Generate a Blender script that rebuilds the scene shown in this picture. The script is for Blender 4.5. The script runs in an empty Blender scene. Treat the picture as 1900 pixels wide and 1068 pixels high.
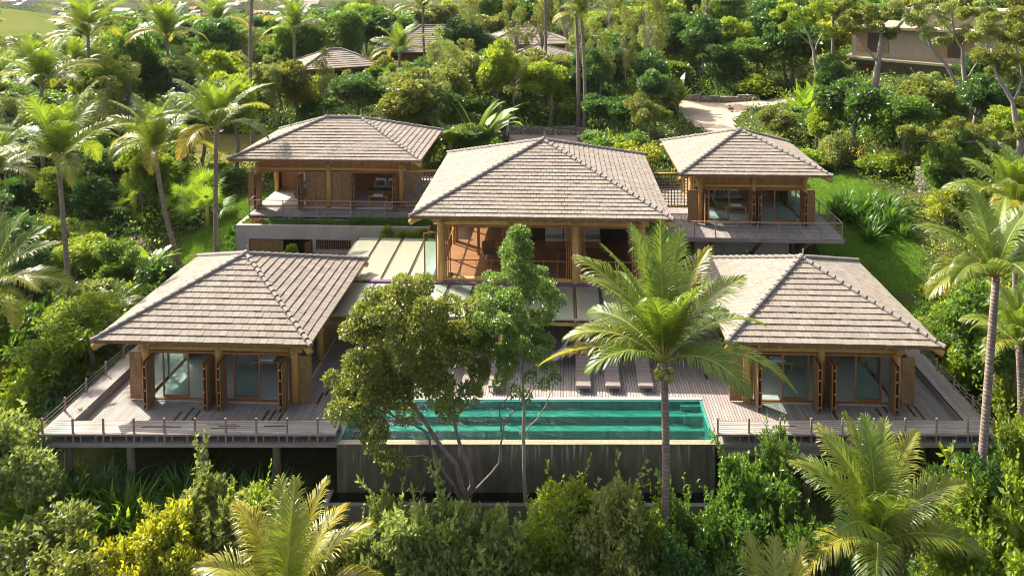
import bpy, math, random
import numpy as np
R = math.radians
sc = bpy.context.scene
# ---------------------------------------------------------------- camera
F_, CX, CY, YAW, PIT, ROL, CAMH = 1401.8, 968.2, 3.9, 0.05221, 0.04926, -0.00456, 20.0
cyw, syw, cp, sp = math.cos(YAW), math.sin(YAW), math.cos(PIT), math.sin(PIT)
FW = np.array([-syw*cp, cyw*cp, -sp]); RT0 = np.array([cyw, syw, 0.0]); UP0 = np.cross(RT0, FW)
RT = math.cos(ROL)*RT0 + math.sin(ROL)*UP0; UP = -math.sin(ROL)*RT0 + math.cos(ROL)*UP0
import mathutils
cam = bpy.data.cameras.new('camera'); camo = bpy.data.objects.new('camera', cam); sc.collection.objects.link(camo)
mw = mathutils.Matrix.Identity(4)
for i in range(3):
    mw[i][0] = RT[i]; mw[i][1] = UP[i]; mw[i][2] = -FW[i]
mw[2][3] = CAMH
camo.matrix_world = mw
cam.sensor_fit = 'HORIZONTAL'; cam.sensor_width = 36; cam.lens = F_/1900*36
cam.shift_x = (950-CX)/1900; cam.shift_y = (CY-534)/1900
cam.clip_start = 0.5; cam.clip_end = 6000
sc.camera = camo
# ---------------------------------------------------------------- light
SUN_DIR = np.array([-0.79, 0.61, 0.0]); SUN_DIR /= np.linalg.norm(SUN_DIR)      # towards the sun
SUN_EL = R(43)
sv = np.array([SUN_DIR[0]*math.cos(SUN_EL), SUN_DIR[1]*math.cos(SUN_EL), math.sin(SUN_EL)])
sun = bpy.data.lights.new('sun', 'SUN'); suno = bpy.data.objects.new('sun', sun); sc.collection.objects.link(suno)
sun.energy = 4.6; sun.angle = R(0.5); sun.color = (1.0, 0.93, 0.80)
suno.rotation_euler = mathutils.Vector(sv).to_track_quat('Z', 'Y').to_euler()
w = bpy.data.worlds.new('World'); sc.world = w; w.use_nodes = True
nt = w.node_tree; nt.nodes.clear()
sk = nt.nodes.new('ShaderNodeTexSky'); sk.sky_type = 'NISHITA'; sk.sun_disc = False
sk.sun_elevation = SUN_EL; sk.sun_rotation = math.atan2(SUN_DIR[0], SUN_DIR[1])
sk.dust_density = 4.0; sk.air_density = 0.7; sk.ozone_density = 0.3
bg = nt.nodes.new('ShaderNodeBackground'); bg.inputs[1].default_value = 0.138
wo = nt.nodes.new('ShaderNodeOutputWorld')
hsv = nt.nodes.new('ShaderNodeHueSaturation'); hsv.inputs['Saturation'].default_value = .62; nt.links.new(sk.outputs[0], hsv.inputs['Color']); nt.links.new(hsv.outputs[0], bg.inputs[0]); nt.links.new(bg.outputs[0], wo.inputs[0])
sc.view_settings.view_transform = 'Standard'; sc.view_settings.look = 'None'
sc.view_settings.exposure = 1.43; sc.view_settings.gamma = 1
sc.cycles.max_bounces = 8; sc.cycles.transparent_max_bounces = 12; sc.cycles.transmission_bounces = 6
sc.cycles.use_denoising = True; sc.cycles.pixel_filter_type = 'BLACKMAN_HARRIS'; sc.cycles.filter_width = 1.0
sc.cycles.sample_clamp_indirect = 6

def pr(x, y, z):
    P = np.array([x, y, z-CAMH]); d = P@FW
    return (CX+F_*(P@RT)/d, CY-F_*(P@UP)/d)
def ray(u, v): return FW+RT*(u-CX)/F_-UP*(v-CY)/F_
def atZ(u, v, z):
    r = ray(u, v); t = (z-CAMH)/r[2]; return r*t+np.array([0, 0, CAMH])
def atY(u, v, y):
    r = ray(u, v); t = y/r[1]; return r*t+np.array([0, 0, CAMH])

# ---------------------------------------------------------------- mesh helpers
class MB:
    def __init__(s): s.v = []; s.f = []; s.n = 0; s.fa = []
    def add(s, verts, faces, attr=0.0):
        verts = np.asarray(verts, float); s.v.append(verts)
        for q in faces: s.f.append([i+s.n for i in q]); s.fa.append(attr)
        s.n += len(verts)
    def box(s, x0, x1, y0, y1, z0, z1, rot=0, piv=None):
        v = np.array([[x, y, z] for z in (z0, z1) for y in (y0, y1) for x in (x0, x1)], float)
        if rot:
            p = np.array(piv if piv is not None else ((x0+x1)/2, (y0+y1)/2)); c, q = math.cos(rot), math.sin(rot)
            d = v[:, :2]-p; v[:, 0] = p[0]+d[:, 0]*c-d[:, 1]*q; v[:, 1] = p[1]+d[:, 0]*q+d[:, 1]*c
        s.add(v, [(0, 2, 3, 1), (4, 5, 7, 6), (0, 1, 5, 4), (2, 6, 7, 3), (0, 4, 6, 2), (1, 3, 7, 5)])
        return s
    def beam(s, p, q, w, h, up=(0, 0, 1)):
        p = np.array(p, float); q = np.array(q, float); d = q-p; d /= np.linalg.norm(d)
        r = np.cross(d, up); r /= np.linalg.norm(r); u = np.cross(r, d)
        v = [a+r*i*w/2+u*j*h/2 for a in (p, q) for i, j in ((-1, -1), (1, -1), (1, 1), (-1, 1))]
        s.add(v, [(0, 3, 2, 1), (4, 5, 6, 7), (0, 1, 5, 4), (1, 2, 6, 5), (2, 3, 7, 6), (3, 0, 4, 7)]); return s
    def tube(s, pts, rad, n=8, cap=True):
        pts = np.asarray(pts, float); m = len(pts)
        if np.isscalar(rad): rad = [rad]*m
        T = np.gradient(pts, axis=0); T /= np.linalg.norm(T, axis=1)[:, None]+1e-9
        a = np.array([0, 0, 1.0]) if abs(T[0][2]) < .9 else np.array([1.0, 0, 0])
        V = []
        for i in range(m):
            r = np.cross(T[i], a); r /= np.linalg.norm(r); u = np.cross(r, T[i]); a = u
            for k in range(n):
                t = 2*math.pi*k/n; V.append(pts[i]+rad[i]*(r*math.cos(t)+u*math.sin(t)))
        Fc = [(i*n+k, (i+1)*n+k, (i+1)*n+(k+1) % n, i*n+(k+1) % n) for i in range(m-1) for k in range(n)]
        if cap: Fc += [tuple(range(n)), tuple(range((m-1)*n, m*n))[::-1]]
        s.add(V, Fc); return s
    def quads(s, V, attr=None):
        """V (n,4,3) loose quads"""
        V = np.asarray(V, float); n = len(V)
        s.v.append(V.reshape(-1, 3))
        idx = (np.arange(n*4).reshape(n, 4)+s.n).tolist(); s.f += idx
        s.fa += ([0.0]*n if attr is None else (list(attr) if hasattr(attr, '__len__') else [attr]*n)); s.n += n*4; return s
    def poly(s, V, attr=0.0): s.add(V, [tuple(range(len(V)))], attr); return s
    def shear(s, k=0.0446):
        for a in s.v: a[:, 1] += k*a[:, 0]
        return s
    def mesh(s, name, mat, off=None, smooth=False, attr=False):
        V = np.concatenate(s.v) if s.v else np.zeros((0, 3))
        if off is not None: V = V-np.asarray(off, float)
        me = bpy.data.meshes.new(name)
        cnt = np.array([len(q) for q in s.f], np.int32); flat = np.fromiter((i for q in s.f for i in q), np.int32)
        me.vertices.add(len(V)); me.vertices.foreach_set('co', V.ravel())
        me.loops.add(len(flat)); me.loops.foreach_set('vertex_index', flat)
        me.polygons.add(len(cnt)); me.polygons.foreach_set('loop_start', np.concatenate([[0], np.cumsum(cnt)[:-1]]).astype(np.int32))
        me.polygons.foreach_set('use_smooth', np.full(len(cnt), bool(smooth)))
        me.update(calc_edges=True)
        if attr:
            a = me.attributes.new('age', 'FLOAT', 'FACE'); a.data.foreach_set('value', np.array(s.fa, np.float32))
        me.materials.append(mat)
        return me
def link(name, data, parent=None, loc=(0, 0, 0), rot=(0, 0, 0), scale=(1, 1, 1)):
    o = bpy.data.objects.new(name, data); sc.collection.objects.link(o)
    o.location = loc; o.rotation_euler = rot; o.scale = scale
    if parent is not None: o.parent = parent
    return o
ALLT = []
def thing(name, label, cat, loc=(0, 0, 0), group=None, rot=(0, 0, 0), scale=(1, 1, 1)):
    o = link(name, None, None, loc, rot, scale); o.empty_display_size = .2
    o['label'] = label; o['category'] = cat
    if group: o['group'] = group
    ALLT.append(o); return o
def wloc(o):
    p = np.zeros(3)
    while o is not None: p += np.array(o.location); o = o.parent
    return p
def part(name, mb, mat, parent, smooth=False, label=None, attr=False):
    me = mb.mesh(name, mat, wloc(parent), smooth, attr)
    o = link(name, me, parent)
    if label: o['label'] = label
    return o
def single(name, mb, mat, label, cat, group=None, smooth=False, attr=False):
    V = np.concatenate(mb.v); c = np.array([V[:, 0].mean(), V[:, 1].mean(), V[:, 2].min()])
    o = link(name, mb.mesh(name, mat, c, smooth, attr), None, c)
    o['label'] = label; o['category'] = cat
    if group: o['group'] = group
    return o
def struct(name, mb, mat, kind='structure', smooth=False, attr=False):
    o = link(name, mb.mesh(name, mat, None, smooth, attr)); o['kind'] = kind; return o
def dup(root, loc, rz=0, scale=(1, 1, 1), label=None, group=None):
    r = root.copy(); sc.collection.objects.link(r); r.location = loc; r.rotation_euler = (0, 0, rz); r.scale = scale
    if label: r['label'] = label
    if group: r['group'] = group
    for ch in list(root.children):
        c = ch.copy(); sc.collection.objects.link(c); c.parent = r
        for g in ch.children:
            d = g.copy(); sc.collection.objects.link(d); d.parent = c
    return r

# ---------------------------------------------------------------- materials
def newmat(name):
    m = bpy.data.materials.new(name); m.use_nodes = True; t = m.node_tree; t.nodes.clear()
    o = t.nodes.new('ShaderNodeOutputMaterial'); p = t.nodes.new('ShaderNodeBsdfPrincipled'); t.links.new(p.outputs[0], o.inputs[0])
    return m, t, p, o
def N(t, kind, **kw):
    n = t.nodes.new(kind)
    for k, v in kw.items(): setattr(n, k, v)
    return n
def L(t, a, b): t.links.new(a, b)
def mathn(t, op, a, b=None, c=None):
    n = N(t, 'ShaderNodeMath', operation=op)
    for i, x in enumerate((a, b, c)):
        if x is None: continue
        if isinstance(x, (int, float)): n.inputs[i].default_value = x
        else: L(t, x, n.inputs[i])
    return n.outputs[0]
def mix(t, fac, a, b, blend='MIX'):
    n = N(t, 'ShaderNodeMix', data_type='RGBA', blend_type=blend)
    for i, x in ((0, fac), (6, a), (7, b)):
        if isinstance(x, (int, float)): n.inputs[i].default_value = x
        elif isinstance(x, tuple): n.inputs[i].default_value = (*x, 1)
        else: L(t, x, n.inputs[i])
    return n.outputs[2]
def coords(t, scale=(1, 1, 1), kind='Object'):
    c = N(t, 'ShaderNodeTexCoord'); m = N(t, 'ShaderNodeMapping'); m.inputs['Scale'].default_value = scale
    L(t, c.outputs[kind], m.inputs[0]); return m.outputs[0]
def noise(t, vec, scale, detail=3, rough=.55):
    n = N(t, 'ShaderNodeTexNoise'); n.inputs['Scale'].default_value = scale; n.inputs['Detail'].default_value = detail
    n.inputs['Roughness'].default_value = rough; L(t, vec, n.inputs['Vector']); return n.outputs[0]
def ramp(t, fac, a=.3, b=.7):
    n = N(t, 'ShaderNodeMapRange'); n.inputs[1].default_value = a; n.inputs[2].default_value = b; L(t, fac, n.inputs[0]); return n.outputs[0]
def bump(t, p, h, dist=.02, st=.6):
    b = N(t, 'ShaderNodeBump'); b.inputs['Distance'].default_value = dist; b.inputs['Strength'].default_value = st
    L(t, h, b.inputs['Height']); L(t, b.outputs[0], p.inputs['Normal'])
def sep(t, vec):
    s = N(t, 'ShaderNodeSeparateXYZ'); L(t, vec, s.inputs[0]); return s.outputs
def comb(t, x, y, z=0.0):
    s = N(t, 'ShaderNodeCombineXYZ')
    for i, q in enumerate((x, y, z)):
        if isinstance(q, (int, float)): s.inputs[i].default_value = q
        else: L(t, q, s.inputs[i])
    return s.outputs[0]

def m_simple(name, c1, c2, scale=3, rough=.7, stretch=(1, 1, 1), bd=.01, spec=.2):
    m, t, p, o = newmat(name); v = coords(t, stretch)
    n = noise(t, v, scale, 5); n2 = noise(t, v, scale*9, 3)
    f = ramp(t, mathn(t, 'ADD', mathn(t, 'MULTIPLY', n, .7), mathn(t, 'MULTIPLY', n2, .3)), .32, .68)
    L(t, mix(t, f, c1, c2), p.inputs['Base Color']); p.inputs['Roughness'].default_value = rough
    p.inputs['Specular IOR Level'].default_value = spec
    if bd: bump(t, p, f, bd)
    return m
def m_boards(name, axis, c1, c2, c3, w=.14, gap=.1, rough=.75, stain=True):
    """boards running along the given axis: 0 x, 1 y, 2 vertical (split by x+y)"""
    m, t, p, o = newmat(name); c = sep(t, coords(t))
    if axis == 0: a, b = c[1], c[0]
    elif axis == 1: a, b = c[0], c[1]
    else: a, b = mathn(t, 'ADD', c[0], c[1]), c[2]
    s = mathn(t, 'DIVIDE', a, w); idx = mathn(t, 'FLOOR', s); fr = mathn(t, 'FRACT', s)
    seg = mathn(t, 'FLOOR', mathn(t, 'DIVIDE', mathn(t, 'ADD', b, mathn(t, 'MULTIPLY', idx, 1.37)), 2.9))
    wn = N(t, 'ShaderNodeTexWhiteNoise', noise_dimensions='2D'); L(t, comb(t, idx, seg), wn.inputs[0])
    gr = noise(t, comb(t, mathn(t, 'MULTIPLY', a, 40), mathn(t, 'MULTIPLY', b, 2.0), idx), 1.0, 4)
    col = mix(t, wn.outputs[0], c1, c2); col = mix(t, mathn(t, 'MULTIPLY', ramp(t, gr, .35, .75), .6), col, c3)
    if stain:
        st = noise(t, comb(t, mathn(t, 'MULTIPLY', a, .8), mathn(t, 'MULTIPLY', b, .8)), 1.0, 4)
        col = mix(t, mathn(t, 'MULTIPLY', ramp(t, st, .45, .75), .45), col, c3)
    g = mathn(t, 'LESS_THAN', fr, gap)
    col = mix(t, g, col, (.012, .01, .01)); L(t, col, p.inputs['Base Color']); p.inputs['Roughness'].default_value = rough
    bump(t, p, mathn(t, 'SUBTRACT', mathn(t, 'ADD', mathn(t, 'MULTIPLY', wn.outputs[0], .3), mathn(t, 'MULTIPLY', gr, .2)), g), .012, .8)
    p.inputs['Specular IOR Level'].default_value = .3
    return m
def m_brick(name, c1, c2, mortar, bw, bh, ms=.02, rough=.8, vec=None, noisec=None, off=.5):
    m, t, p, o = newmat(name); b = N(t, 'ShaderNodeTexBrick'); b.offset = off
    v = vec(t) if vec else coords(t)
    L(t, v, b.inputs[0]); b.inputs['Scale'].default_value = 1; b.inputs['Brick Width'].default_value = bw; b.inputs['Row Height'].default_value = bh
    b.inputs['Mortar Size'].default_value = ms; b.inputs['Color1'].default_value = (*c1, 1); b.inputs['Color2'].default_value = (*c2, 1)
    b.inputs['Mortar'].default_value = (*mortar, 1); b.inputs['Bias'].default_value = 0
    n = noise(t, coords(t), 1.3, 5); col = mix(t, mathn(t, 'MULTIPLY', ramp(t, n, .35, .7), .5), b.outputs[0], noisec or mortar)
    L(t, col, p.inputs['Base Color']); p.inputs['Roughness'].default_value = rough
    bump(t, p, mathn(t, 'SUBTRACT', 1, b.outputs[1]), .012, .7)
    return m
def m_tile():
    m, t, p, o = newmat('roof_tile'); g = N(t, 'ShaderNodeNewGeometry'); v = coords(t)
    n = noise(t, v, .7, 5); n2 = noise(t, v, 14, 3)
    col = mix(t, g.outputs['Random Per Island'], (.222, .187, .152), (.275, .234, .193))
    col = mix(t, mathn(t, 'MULTIPLY', ramp(t, n, .45, .75), .45), col, (.20, .155, .125))
    n3 = noise(t, coords(t, (1, 1, 1)), .25, 4); col = mix(t, mathn(t, 'MULTIPLY', ramp(t, n3, .5, .8), .35), col, (.19, .16, .13))
    col = mix(t, mathn(t, 'MULTIPLY', ramp(t, n2, .5, .8), .25), col, (.15, .12, .10))
    L(t, col, p.inputs['Base Color']); p.inputs['Roughness'].default_value = .9; p.inputs['Specular IOR Level'].default_value = .12
    bump(t, p, n2, .006); return m
def m_weave(name, c1, c2):
    m, t, p, o = newmat(name); c = sep(t, coords(t)); u = mathn(t, 'ADD', c[0], c[1])
    b = N(t, 'ShaderNodeTexBrick'); b.offset = .5
    L(t, comb(t, c[2], u), b.inputs[0]); b.inputs['Scale'].default_value = 1; b.inputs['Brick Width'].default_value = .22; b.inputs['Row Height'].default_value = .045
    b.inputs['Mortar Size'].default_value = .007; b.inputs['Color1'].default_value = (*c1, 1); b.inputs['Color2'].default_value = (*c2, 1); b.inputs['Mortar'].default_value = (.02, .012, .006, 1)
    nn = noise(t, comb(t, mathn(t, 'MULTIPLY', u, 4), mathn(t, 'MULTIPLY', c[2], 1.0)), 3, 3)
    L(t, mix(t, mathn(t, 'MULTIPLY', ramp(t, nn), .5), b.outputs[0], (.10, .055, .02)), p.inputs['Base Color']); p.inputs['Roughness'].default_value = .6
    bump(t, p, mathn(t, 'SUBTRACT', 1, b.outputs[1]), .01, .8); return m
def m_leaf(name, c1, c2, tr, trw=.4, rough=.42, age=None, sp=.5, objvar=.35):
    """per-leaf colour from Random Per Island, gentle per-plant shift; translucent share"""
    m, t, p, o = newmat(name); g = N(t, 'ShaderNodeNewGeometry')
    rnd = g.outputs['Random Per Island']; oi = N(t, 'ShaderNodeObjectInfo')
    n = noise(t, coords(t), .9, 2)
    f = mathn(t, 'ADD', mathn(t, 'MULTIPLY', rnd, .6), mathn(t, 'MULTIPLY', ramp(t, n, .35, .65), .4))
    col = mix(t, f, c1, c2)
    hs = N(t, 'ShaderNodeHueSaturation'); L(t, mathn(t, 'ADD', .5-.05*objvar, mathn(t, 'MULTIPLY', oi.outputs['Random'], .1*objvar)), hs.inputs['Hue'])
    L(t, mathn(t, 'ADD', 1-.5*objvar, mathn(t, 'MULTIPLY', oi.outputs['Random'], objvar)), hs.inputs['Value']); L(t, col, hs.inputs['Color'])
    col = hs.outputs[0]; trc = mix(t, f, tuple(x*.7 for x in tr), tr)
    if age is not None:
        a = N(t, 'ShaderNodeAttribute', attribute_name='age'); af = a.outputs['Fac']
        col = mix(t, af, col, age); trc = mix(t, af, trc, tuple(min(1, x*1.4) for x in age))
    L(t, col, p.inputs['Base Color']); p.inputs['Roughness'].default_value = rough; p.inputs['Specular IOR Level'].default_value = sp
    tl = N(t, 'ShaderNodeBsdfTranslucent'); L(t, trc, tl.inputs[0]); ms = N(t, 'ShaderNodeMixShader'); ms.inputs[0].default_value = trw
    L(t, p.outputs[0], ms.inputs[1]); L(t, tl.outputs[0], ms.inputs[2]); L(t, ms.outputs[0], o.inputs[0])
    return m
def m_glass(name, tint=(.9, .97, .95), refl=1.0, rough=0.0):
    m, t, p, o = newmat(name); tr = N(t, 'ShaderNodeBsdfTransparent'); tr.inputs[0].default_value = (*tint, 1)
    gl = N(t, 'ShaderNodeBsdfGlossy'); gl.inputs['Roughness'].default_value = rough; fr = N(t, 'ShaderNodeLayerWeight'); fr.inputs[0].default_value = .5
    fz = mathn(t, 'ADD', mathn(t, 'MULTIPLY', mathn(t, 'POWER', fr.outputs['Facing'], 4.0), .9), .045)
    ms = N(t, 'ShaderNodeMixShader'); L(t, mathn(t, 'MULTIPLY', fz, refl), ms.inputs[0]); L(t, tr.outputs[0], ms.inputs[1]); L(t, gl.outputs[0], ms.inputs[2]); L(t, ms.outputs[0], o.inputs[0])
    return m
def m_water(name, tint, bs=.03):
    m = m_glass(name, tint, 1.0, .02); t = m.node_tree
    b = N(t, 'ShaderNodeBump'); b.inputs['Distance'].default_value = bs; L(t, noise(t, coords(t), 3.2, 3), b.inputs['Height'])
    for n in t.nodes:
        if n.type in ('BSDF_GLOSSY', 'LAYER_WEIGHT'): L(t, b.outputs[0], n.inputs['Normal'])
    return m

M = {}
M['tile'] = m_tile()
M['cap'] = m_simple('ridge_cap', (.19, .165, .145), (.26, .23, .20), 5, .8)
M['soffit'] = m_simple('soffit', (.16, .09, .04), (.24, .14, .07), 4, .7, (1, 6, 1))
M['log'] = m_simple('log', (.36, .20, .055), (.54, .33, .11), 2.2, .42, (4, 4, .5), .008)
M['oldlog'] = m_simple('weathered_log', (.16, .12, .08), (.26, .21, .15), 2.5, .7, (5, 5, .6), .01)
M['redwood'] = m_simple('red_wood', (.24, .10, .04), (.35, .16, .065), 3, .4, (3, 3, .8), .004)
M['plank'] = m_boards('wall_plank', 2, (.36, .15, .055), (.22, .085, .032), (.42, .20, .08), .15, .05, .5, False)
M['floorwood'] = m_boards('floor_wood', 0, (.28, .14, .062), (.20, .095, .042), (.34, .18, .085), .12, .04, .35, False)
M['weave'] = m_weave('woven_cane', (.50, .32, .14), (.36, .22, .09))
M['deck'] = m_boards('deck_board', 1, (.37, .325, .285), (.25, .215, .19), (.18, .155, .14), .13, .13)
M['deckx'] = m_boards('deck_board_cross', 0, (.38, .335, .295), (.27, .235, .205), (.19, .165, .145), .14, .10)
M['deckbeam'] = m_simple('deck_beam', (.20, .165, .15), (.33, .285, .27), 3, .8, (.5, 4, 4), .01)
M['railpost'] = m_simple('rail_post', (.24, .16, .12), (.34, .25, .2), 4, .7)
M['steel'] = m_simple('cable_steel', (.35, .33, .3), (.45, .42, .38), 4, .35)
M['concrete'] = m_simple('concrete', (.33, .285, .24), (.46, .405, .35), .8, .85, (1, 1, .5), .006)
def m_stain():
    m, t, p, o = newmat('stained_concrete'); v = coords(t); c = sep(t, v)
    a = noise(t, coords(t, (3.2, 3.2, .5)), 1.4, 7); b = noise(t, coords(t, (1.2, 1.2, .8)), 1.0, 5); d = noise(t, coords(t, (9, 9, .5)), 1.0, 2)
    col = mix(t, ramp(t, a, .3, .72), (.09, .078, .055), (.20, .175, .135)); col = mix(t, mathn(t, 'MULTIPLY', ramp(t, b, .42, .7), .55), col, (.06, .06, .035))
    dr = mathn(t, 'MULTIPLY', ramp(t, d, .60, .68), ramp(t, mathn(t, 'ADD', c[2], mathn(t, 'MULTIPLY', b, 1.2)), -.3+2.6, 1.1+2.6)); col = mix(t, mathn(t, 'MULTIPLY', dr, .75), col, (.50, .50, .44))
    fr = mathn(t, 'LESS_THAN', mathn(t, 'FRACT', mathn(t, 'DIVIDE', c[0], .16)), .05); col = mix(t, mathn(t, 'MULTIPLY', fr, .5), col, (.03, .025, .02))
    L(t, col, p.inputs['Base Color']); p.inputs['Roughness'].default_value = .7; bump(t, p, a, .015); return m
M['stain'] = m_stain()
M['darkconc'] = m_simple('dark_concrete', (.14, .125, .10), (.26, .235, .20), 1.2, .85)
M['glass'] = m_glass('window_glass', (.80, .92, .91), .9)
M['canglass'] = m_glass('canopy_glass', (.955, .97, .955), 1.2, .15)
M['white'] = m_simple('white_linen', (.72, .73, .76), (.82, .82, .84), 5, .9, (1, 1, 1), .01)
M['olive'] = m_simple('olive_throw', (.12, .11, .05), (.17, .16, .08), 9, .95)
M['brownc'] = m_simple('brown_cushion', (.16, .11, .05), (.22, .16, .08), 9, .95)
M['cream'] = m_simple('cream_cushion', (.45, .42, .36), (.52, .50, .44), 6, .9)
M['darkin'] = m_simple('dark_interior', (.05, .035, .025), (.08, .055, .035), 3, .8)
M['palefloor'] = m_simple('pale_floor', (.42, .38, .33), (.50, .46, .41), 1.5, .45)
M['wicker'] = m_weave('lounger_mesh', (.42, .35, .33), (.36, .30, .285))
M['lframe'] = m_simple('lounger_frame', (.22, .17, .15), (.29, .235, .21), 6, .6)
M['hammock'] = m_simple('hammock_cloth', (.35, .42, .55), (.55, .6, .68), 20, .9, (8, 1, 1))
M['mat'] = m_brick('bamboo_mat', (.66, .58, .42), (.56, .50, .37), (.42, .39, .31), .30, .06, .008, .7, noisec=(.50, .54, .44))
M['purple'] = m_simple('gutter_paint', (.15, .075, .13), (.20, .10, .16), 3, .5)
M['pooltile'] = m_brick('pool_tile', (.045, .25, .195), (.06, .30, .235), (.035, .18, .14), .16, .08, .004, .35, noisec=(.05, .2, .18))
M['nosing'] = m_brick('step_nosing', (.22, .36, .27), (.19, .31, .24), (.14, .24, .18), .3, .2, .004, .4)
M['rim'] = m_brick('pool_rim', (.30, .265, .165), (.25, .225, .14), (.18, .16, .10), .3, .3, .01, .5)
M['coping'] = m_simple('coping', (.42, .38, .35), (.52, .48, .45), 3, .8)
M['water'] = m_water('pool_water', (.29, .72, .68), .2)
M['water2'] = m_water('trough_water', (.35, .42, .36), .08)
def m_stone():
    m, t, p, o = newmat('rubble_stone'); v = coords(t, (2.3, 2.3, 3.0)); a = N(t, 'ShaderNodeTexVoronoi', feature='DISTANCE_TO_EDGE'); b = N(t, 'ShaderNodeTexVoronoi')
    for q in (a, b): q.inputs['Scale'].default_value = 1.0; L(t, v, q.inputs['Vector'])
    r = sep(t, b.outputs['Color'])[0]; e = ramp(t, a.outputs['Distance'], 0, .09); col = mix(t, r, (.20, .16, .12), (.42, .35, .28)); col = mix(t, mathn(t, 'MULTIPLY', noise(t, coords(t), 6, 4), .5), col, (.15, .14, .10))
    L(t, mix(t, e, (.05, .04, .03), col), p.inputs['Base Color']); p.inputs['Roughness'].default_value = .9; bump(t, p, e, .06, 1); return m
M['stone'] = m_stone()
M['paving'] = m_brick('brick_paving', (.46, .33, .26), (.38, .27, .21), (.24, .17, .13), .24, .12, .012, .85, noisec=(.52, .40, .32))
M['drive'] = m_brick('drive_paving', (.45, .34, .25), (.37, .275, .20), (.25, .18, .13), .24, .12, .01, .85, noisec=(.50, .39, .29))
M['trunk'] = m_simple('bark', (.13, .10, .08), (.26, .21, .17), 3, .85, (3, 3, 1), .02)
M['paletrunk'] = m_simple('pale_bark', (.22, .185, .15), (.36, .31, .26), 3, .85, (3, 3, 1), .02)
def m_palmtrunk():
    m, t, p, o = newmat('palm_bark'); v = coords(t); c = sep(t, v)
    wv = mathn(t, 'SINE', mathn(t, 'ADD', mathn(t, 'MULTIPLY', c[2], 42), mathn(t, 'MULTIPLY', noise(t, v, 1.5, 2), 9)))
    n = noise(t, v, 6, 4)
    col = mix(t, ramp(t, n, .3, .7), (.15, .105, .08), (.30, .235, .195)); col = mix(t, mathn(t, 'MULTIPLY', ramp(t, wv, .3, 1), .6), col, (.09, .065, .05))
    L(t, col, p.inputs['Base Color']); p.inputs['Roughness'].default_value = .85; bump(t, p, mathn(t, 'SUBTRACT', n, mathn(t, 'MULTIPLY', wv, .3)), .03); return m
M['palmtrunk'] = m_palmtrunk()
M['rachis'] = m_simple('frond_stem', (.24, .25, .05), (.38, .34, .08), 3, .45)
M['frond'] = m_leaf('palm_leaflet', (.07, .125, .014), (.17, .24, .03), (.32, .46, .03), .37, .34, age=(.50, .36, .04), objvar=.25)
M['deadfrond'] = m_leaf('dead_leaflet', (.30, .19, .11), (.40, .27, .16), (.35, .22, .12), .2)
M['leafA'] = m_leaf('leaf_olive', (.055, .078, .012), (.25, .29, .045), (.36, .38, .04), 0.36, .36, sp=.6, objvar=.1)
M['leafB'] = m_leaf('leaf_green', (0.027, 0.063, 0.010), (0.140, 0.232, 0.034), (.26, .44, .03), 0.38, .34, sp=.6)
M['leafC'] = m_leaf('leaf_bright', (0.060, 0.102, 0.010), (0.256, 0.342, 0.034), (.48, .60, .03), 0.46, .42)
M['leafD'] = m_leaf('leaf_dark', (0.021, 0.048, 0.011), (0.098, 0.171, 0.032), (.14, .30, .03), 0.34, .32, sp=.6)
M['leafY'] = m_leaf('leaf_yellow', (.11, .15, .014), (.32, .32, .035), (.62, .62, .03), 0.48, .45)
M['leafG'] = m_leaf('leaf_greyish', (.09, .12, .025), (.34, .38, .10), (.42, .50, .09), .38, .5)
M['strap'] = m_leaf('strap_leaf', (.035, .10, .012), (.07, .16, .02), (.22, .42, .03), .34, .33)
M['strapY'] = m_leaf('strap_leaf_bright', (.10, .20, .014), (.17, .27, .02), (.42, .60, .04), .42, .38)
M['flower'] = m_leaf('petal_orange', (.75, .42, .02), (.80, .55, .05), (.8, .5, .05), .3, objvar=0)
M['flowerP'] = m_leaf('petal_magenta', (.42, .08, .30), (.50, .16, .40), (.5, .15, .4), .3, objvar=0)
M['flowerR'] = m_leaf('leaf_red', (.40, .04, .03), (.28, .05, .05), (.5, .08, .05), .3, objvar=0)
M['grass'] = m_leaf('grass_blade', (.07, .16, .012), (.12, .22, .02), (.28, .45, .03), .35, .5, objvar=0)
M['leafE'] = m_leaf('leaf_glossy', (0.048, 0.093, 0.018), (0.232, 0.329, 0.067), (.28, .44, .05), 0.38, .32, sp=.7, objvar=0)
M['leafW'] = m_leaf('leaf_far', (.030, .058, .014), (.09, .115, .03), (.12, .2, .03), .2, .8, sp=.1, objvar=0)
# ================================================================ terrain
TY = [0, 15, 24, 31, 36, 46, 50, 55, 60, 72, 85, 110, 150, 200, 300, 600, 900, 2600]
TZ = [-12, -8.5, -5.2, -3.2, -1.8, -.7, .9, 2.2, 3.0, 3.4, 4.0, 5.5, 5, -1, -14, -21, -24, -24]
def hgt(x, y):
    x = np.asarray(x, float); y = np.asarray(y, float)
    z = np.interp(y, TY, TZ)
    near = np.clip((70-y)/20, 0, 1)
    z = z-near*np.clip((-23-x)*.14, 0, 3)*np.clip((y-15)/20, 0, 1)
    z = z+np.clip((x-19)*.09, 0, 2.2)*np.clip((y-30)/15, 0, 1)*np.clip((140-y)/30, 0, 1)
    z = z+.6*np.clip((-8.5-x)/2, 0, 1)*np.clip((x+25)/3, 0, 1)*np.clip((y-25)/3, 0, 1)*np.clip((35-y)/3, 0, 1)
    far = np.clip((y-60)/60, 0, 1)
    z = z+far*.8*np.sin(x*.05+1)*np.cos(y*.04)
    z = z+13*np.exp(-(((x+200)/52)**2+((y-250)/45)**2))+np.clip((y-300)/300, 0, 1)*2.5*np.sin(x*.012)*np.sin(y*.009)
    return z
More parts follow.
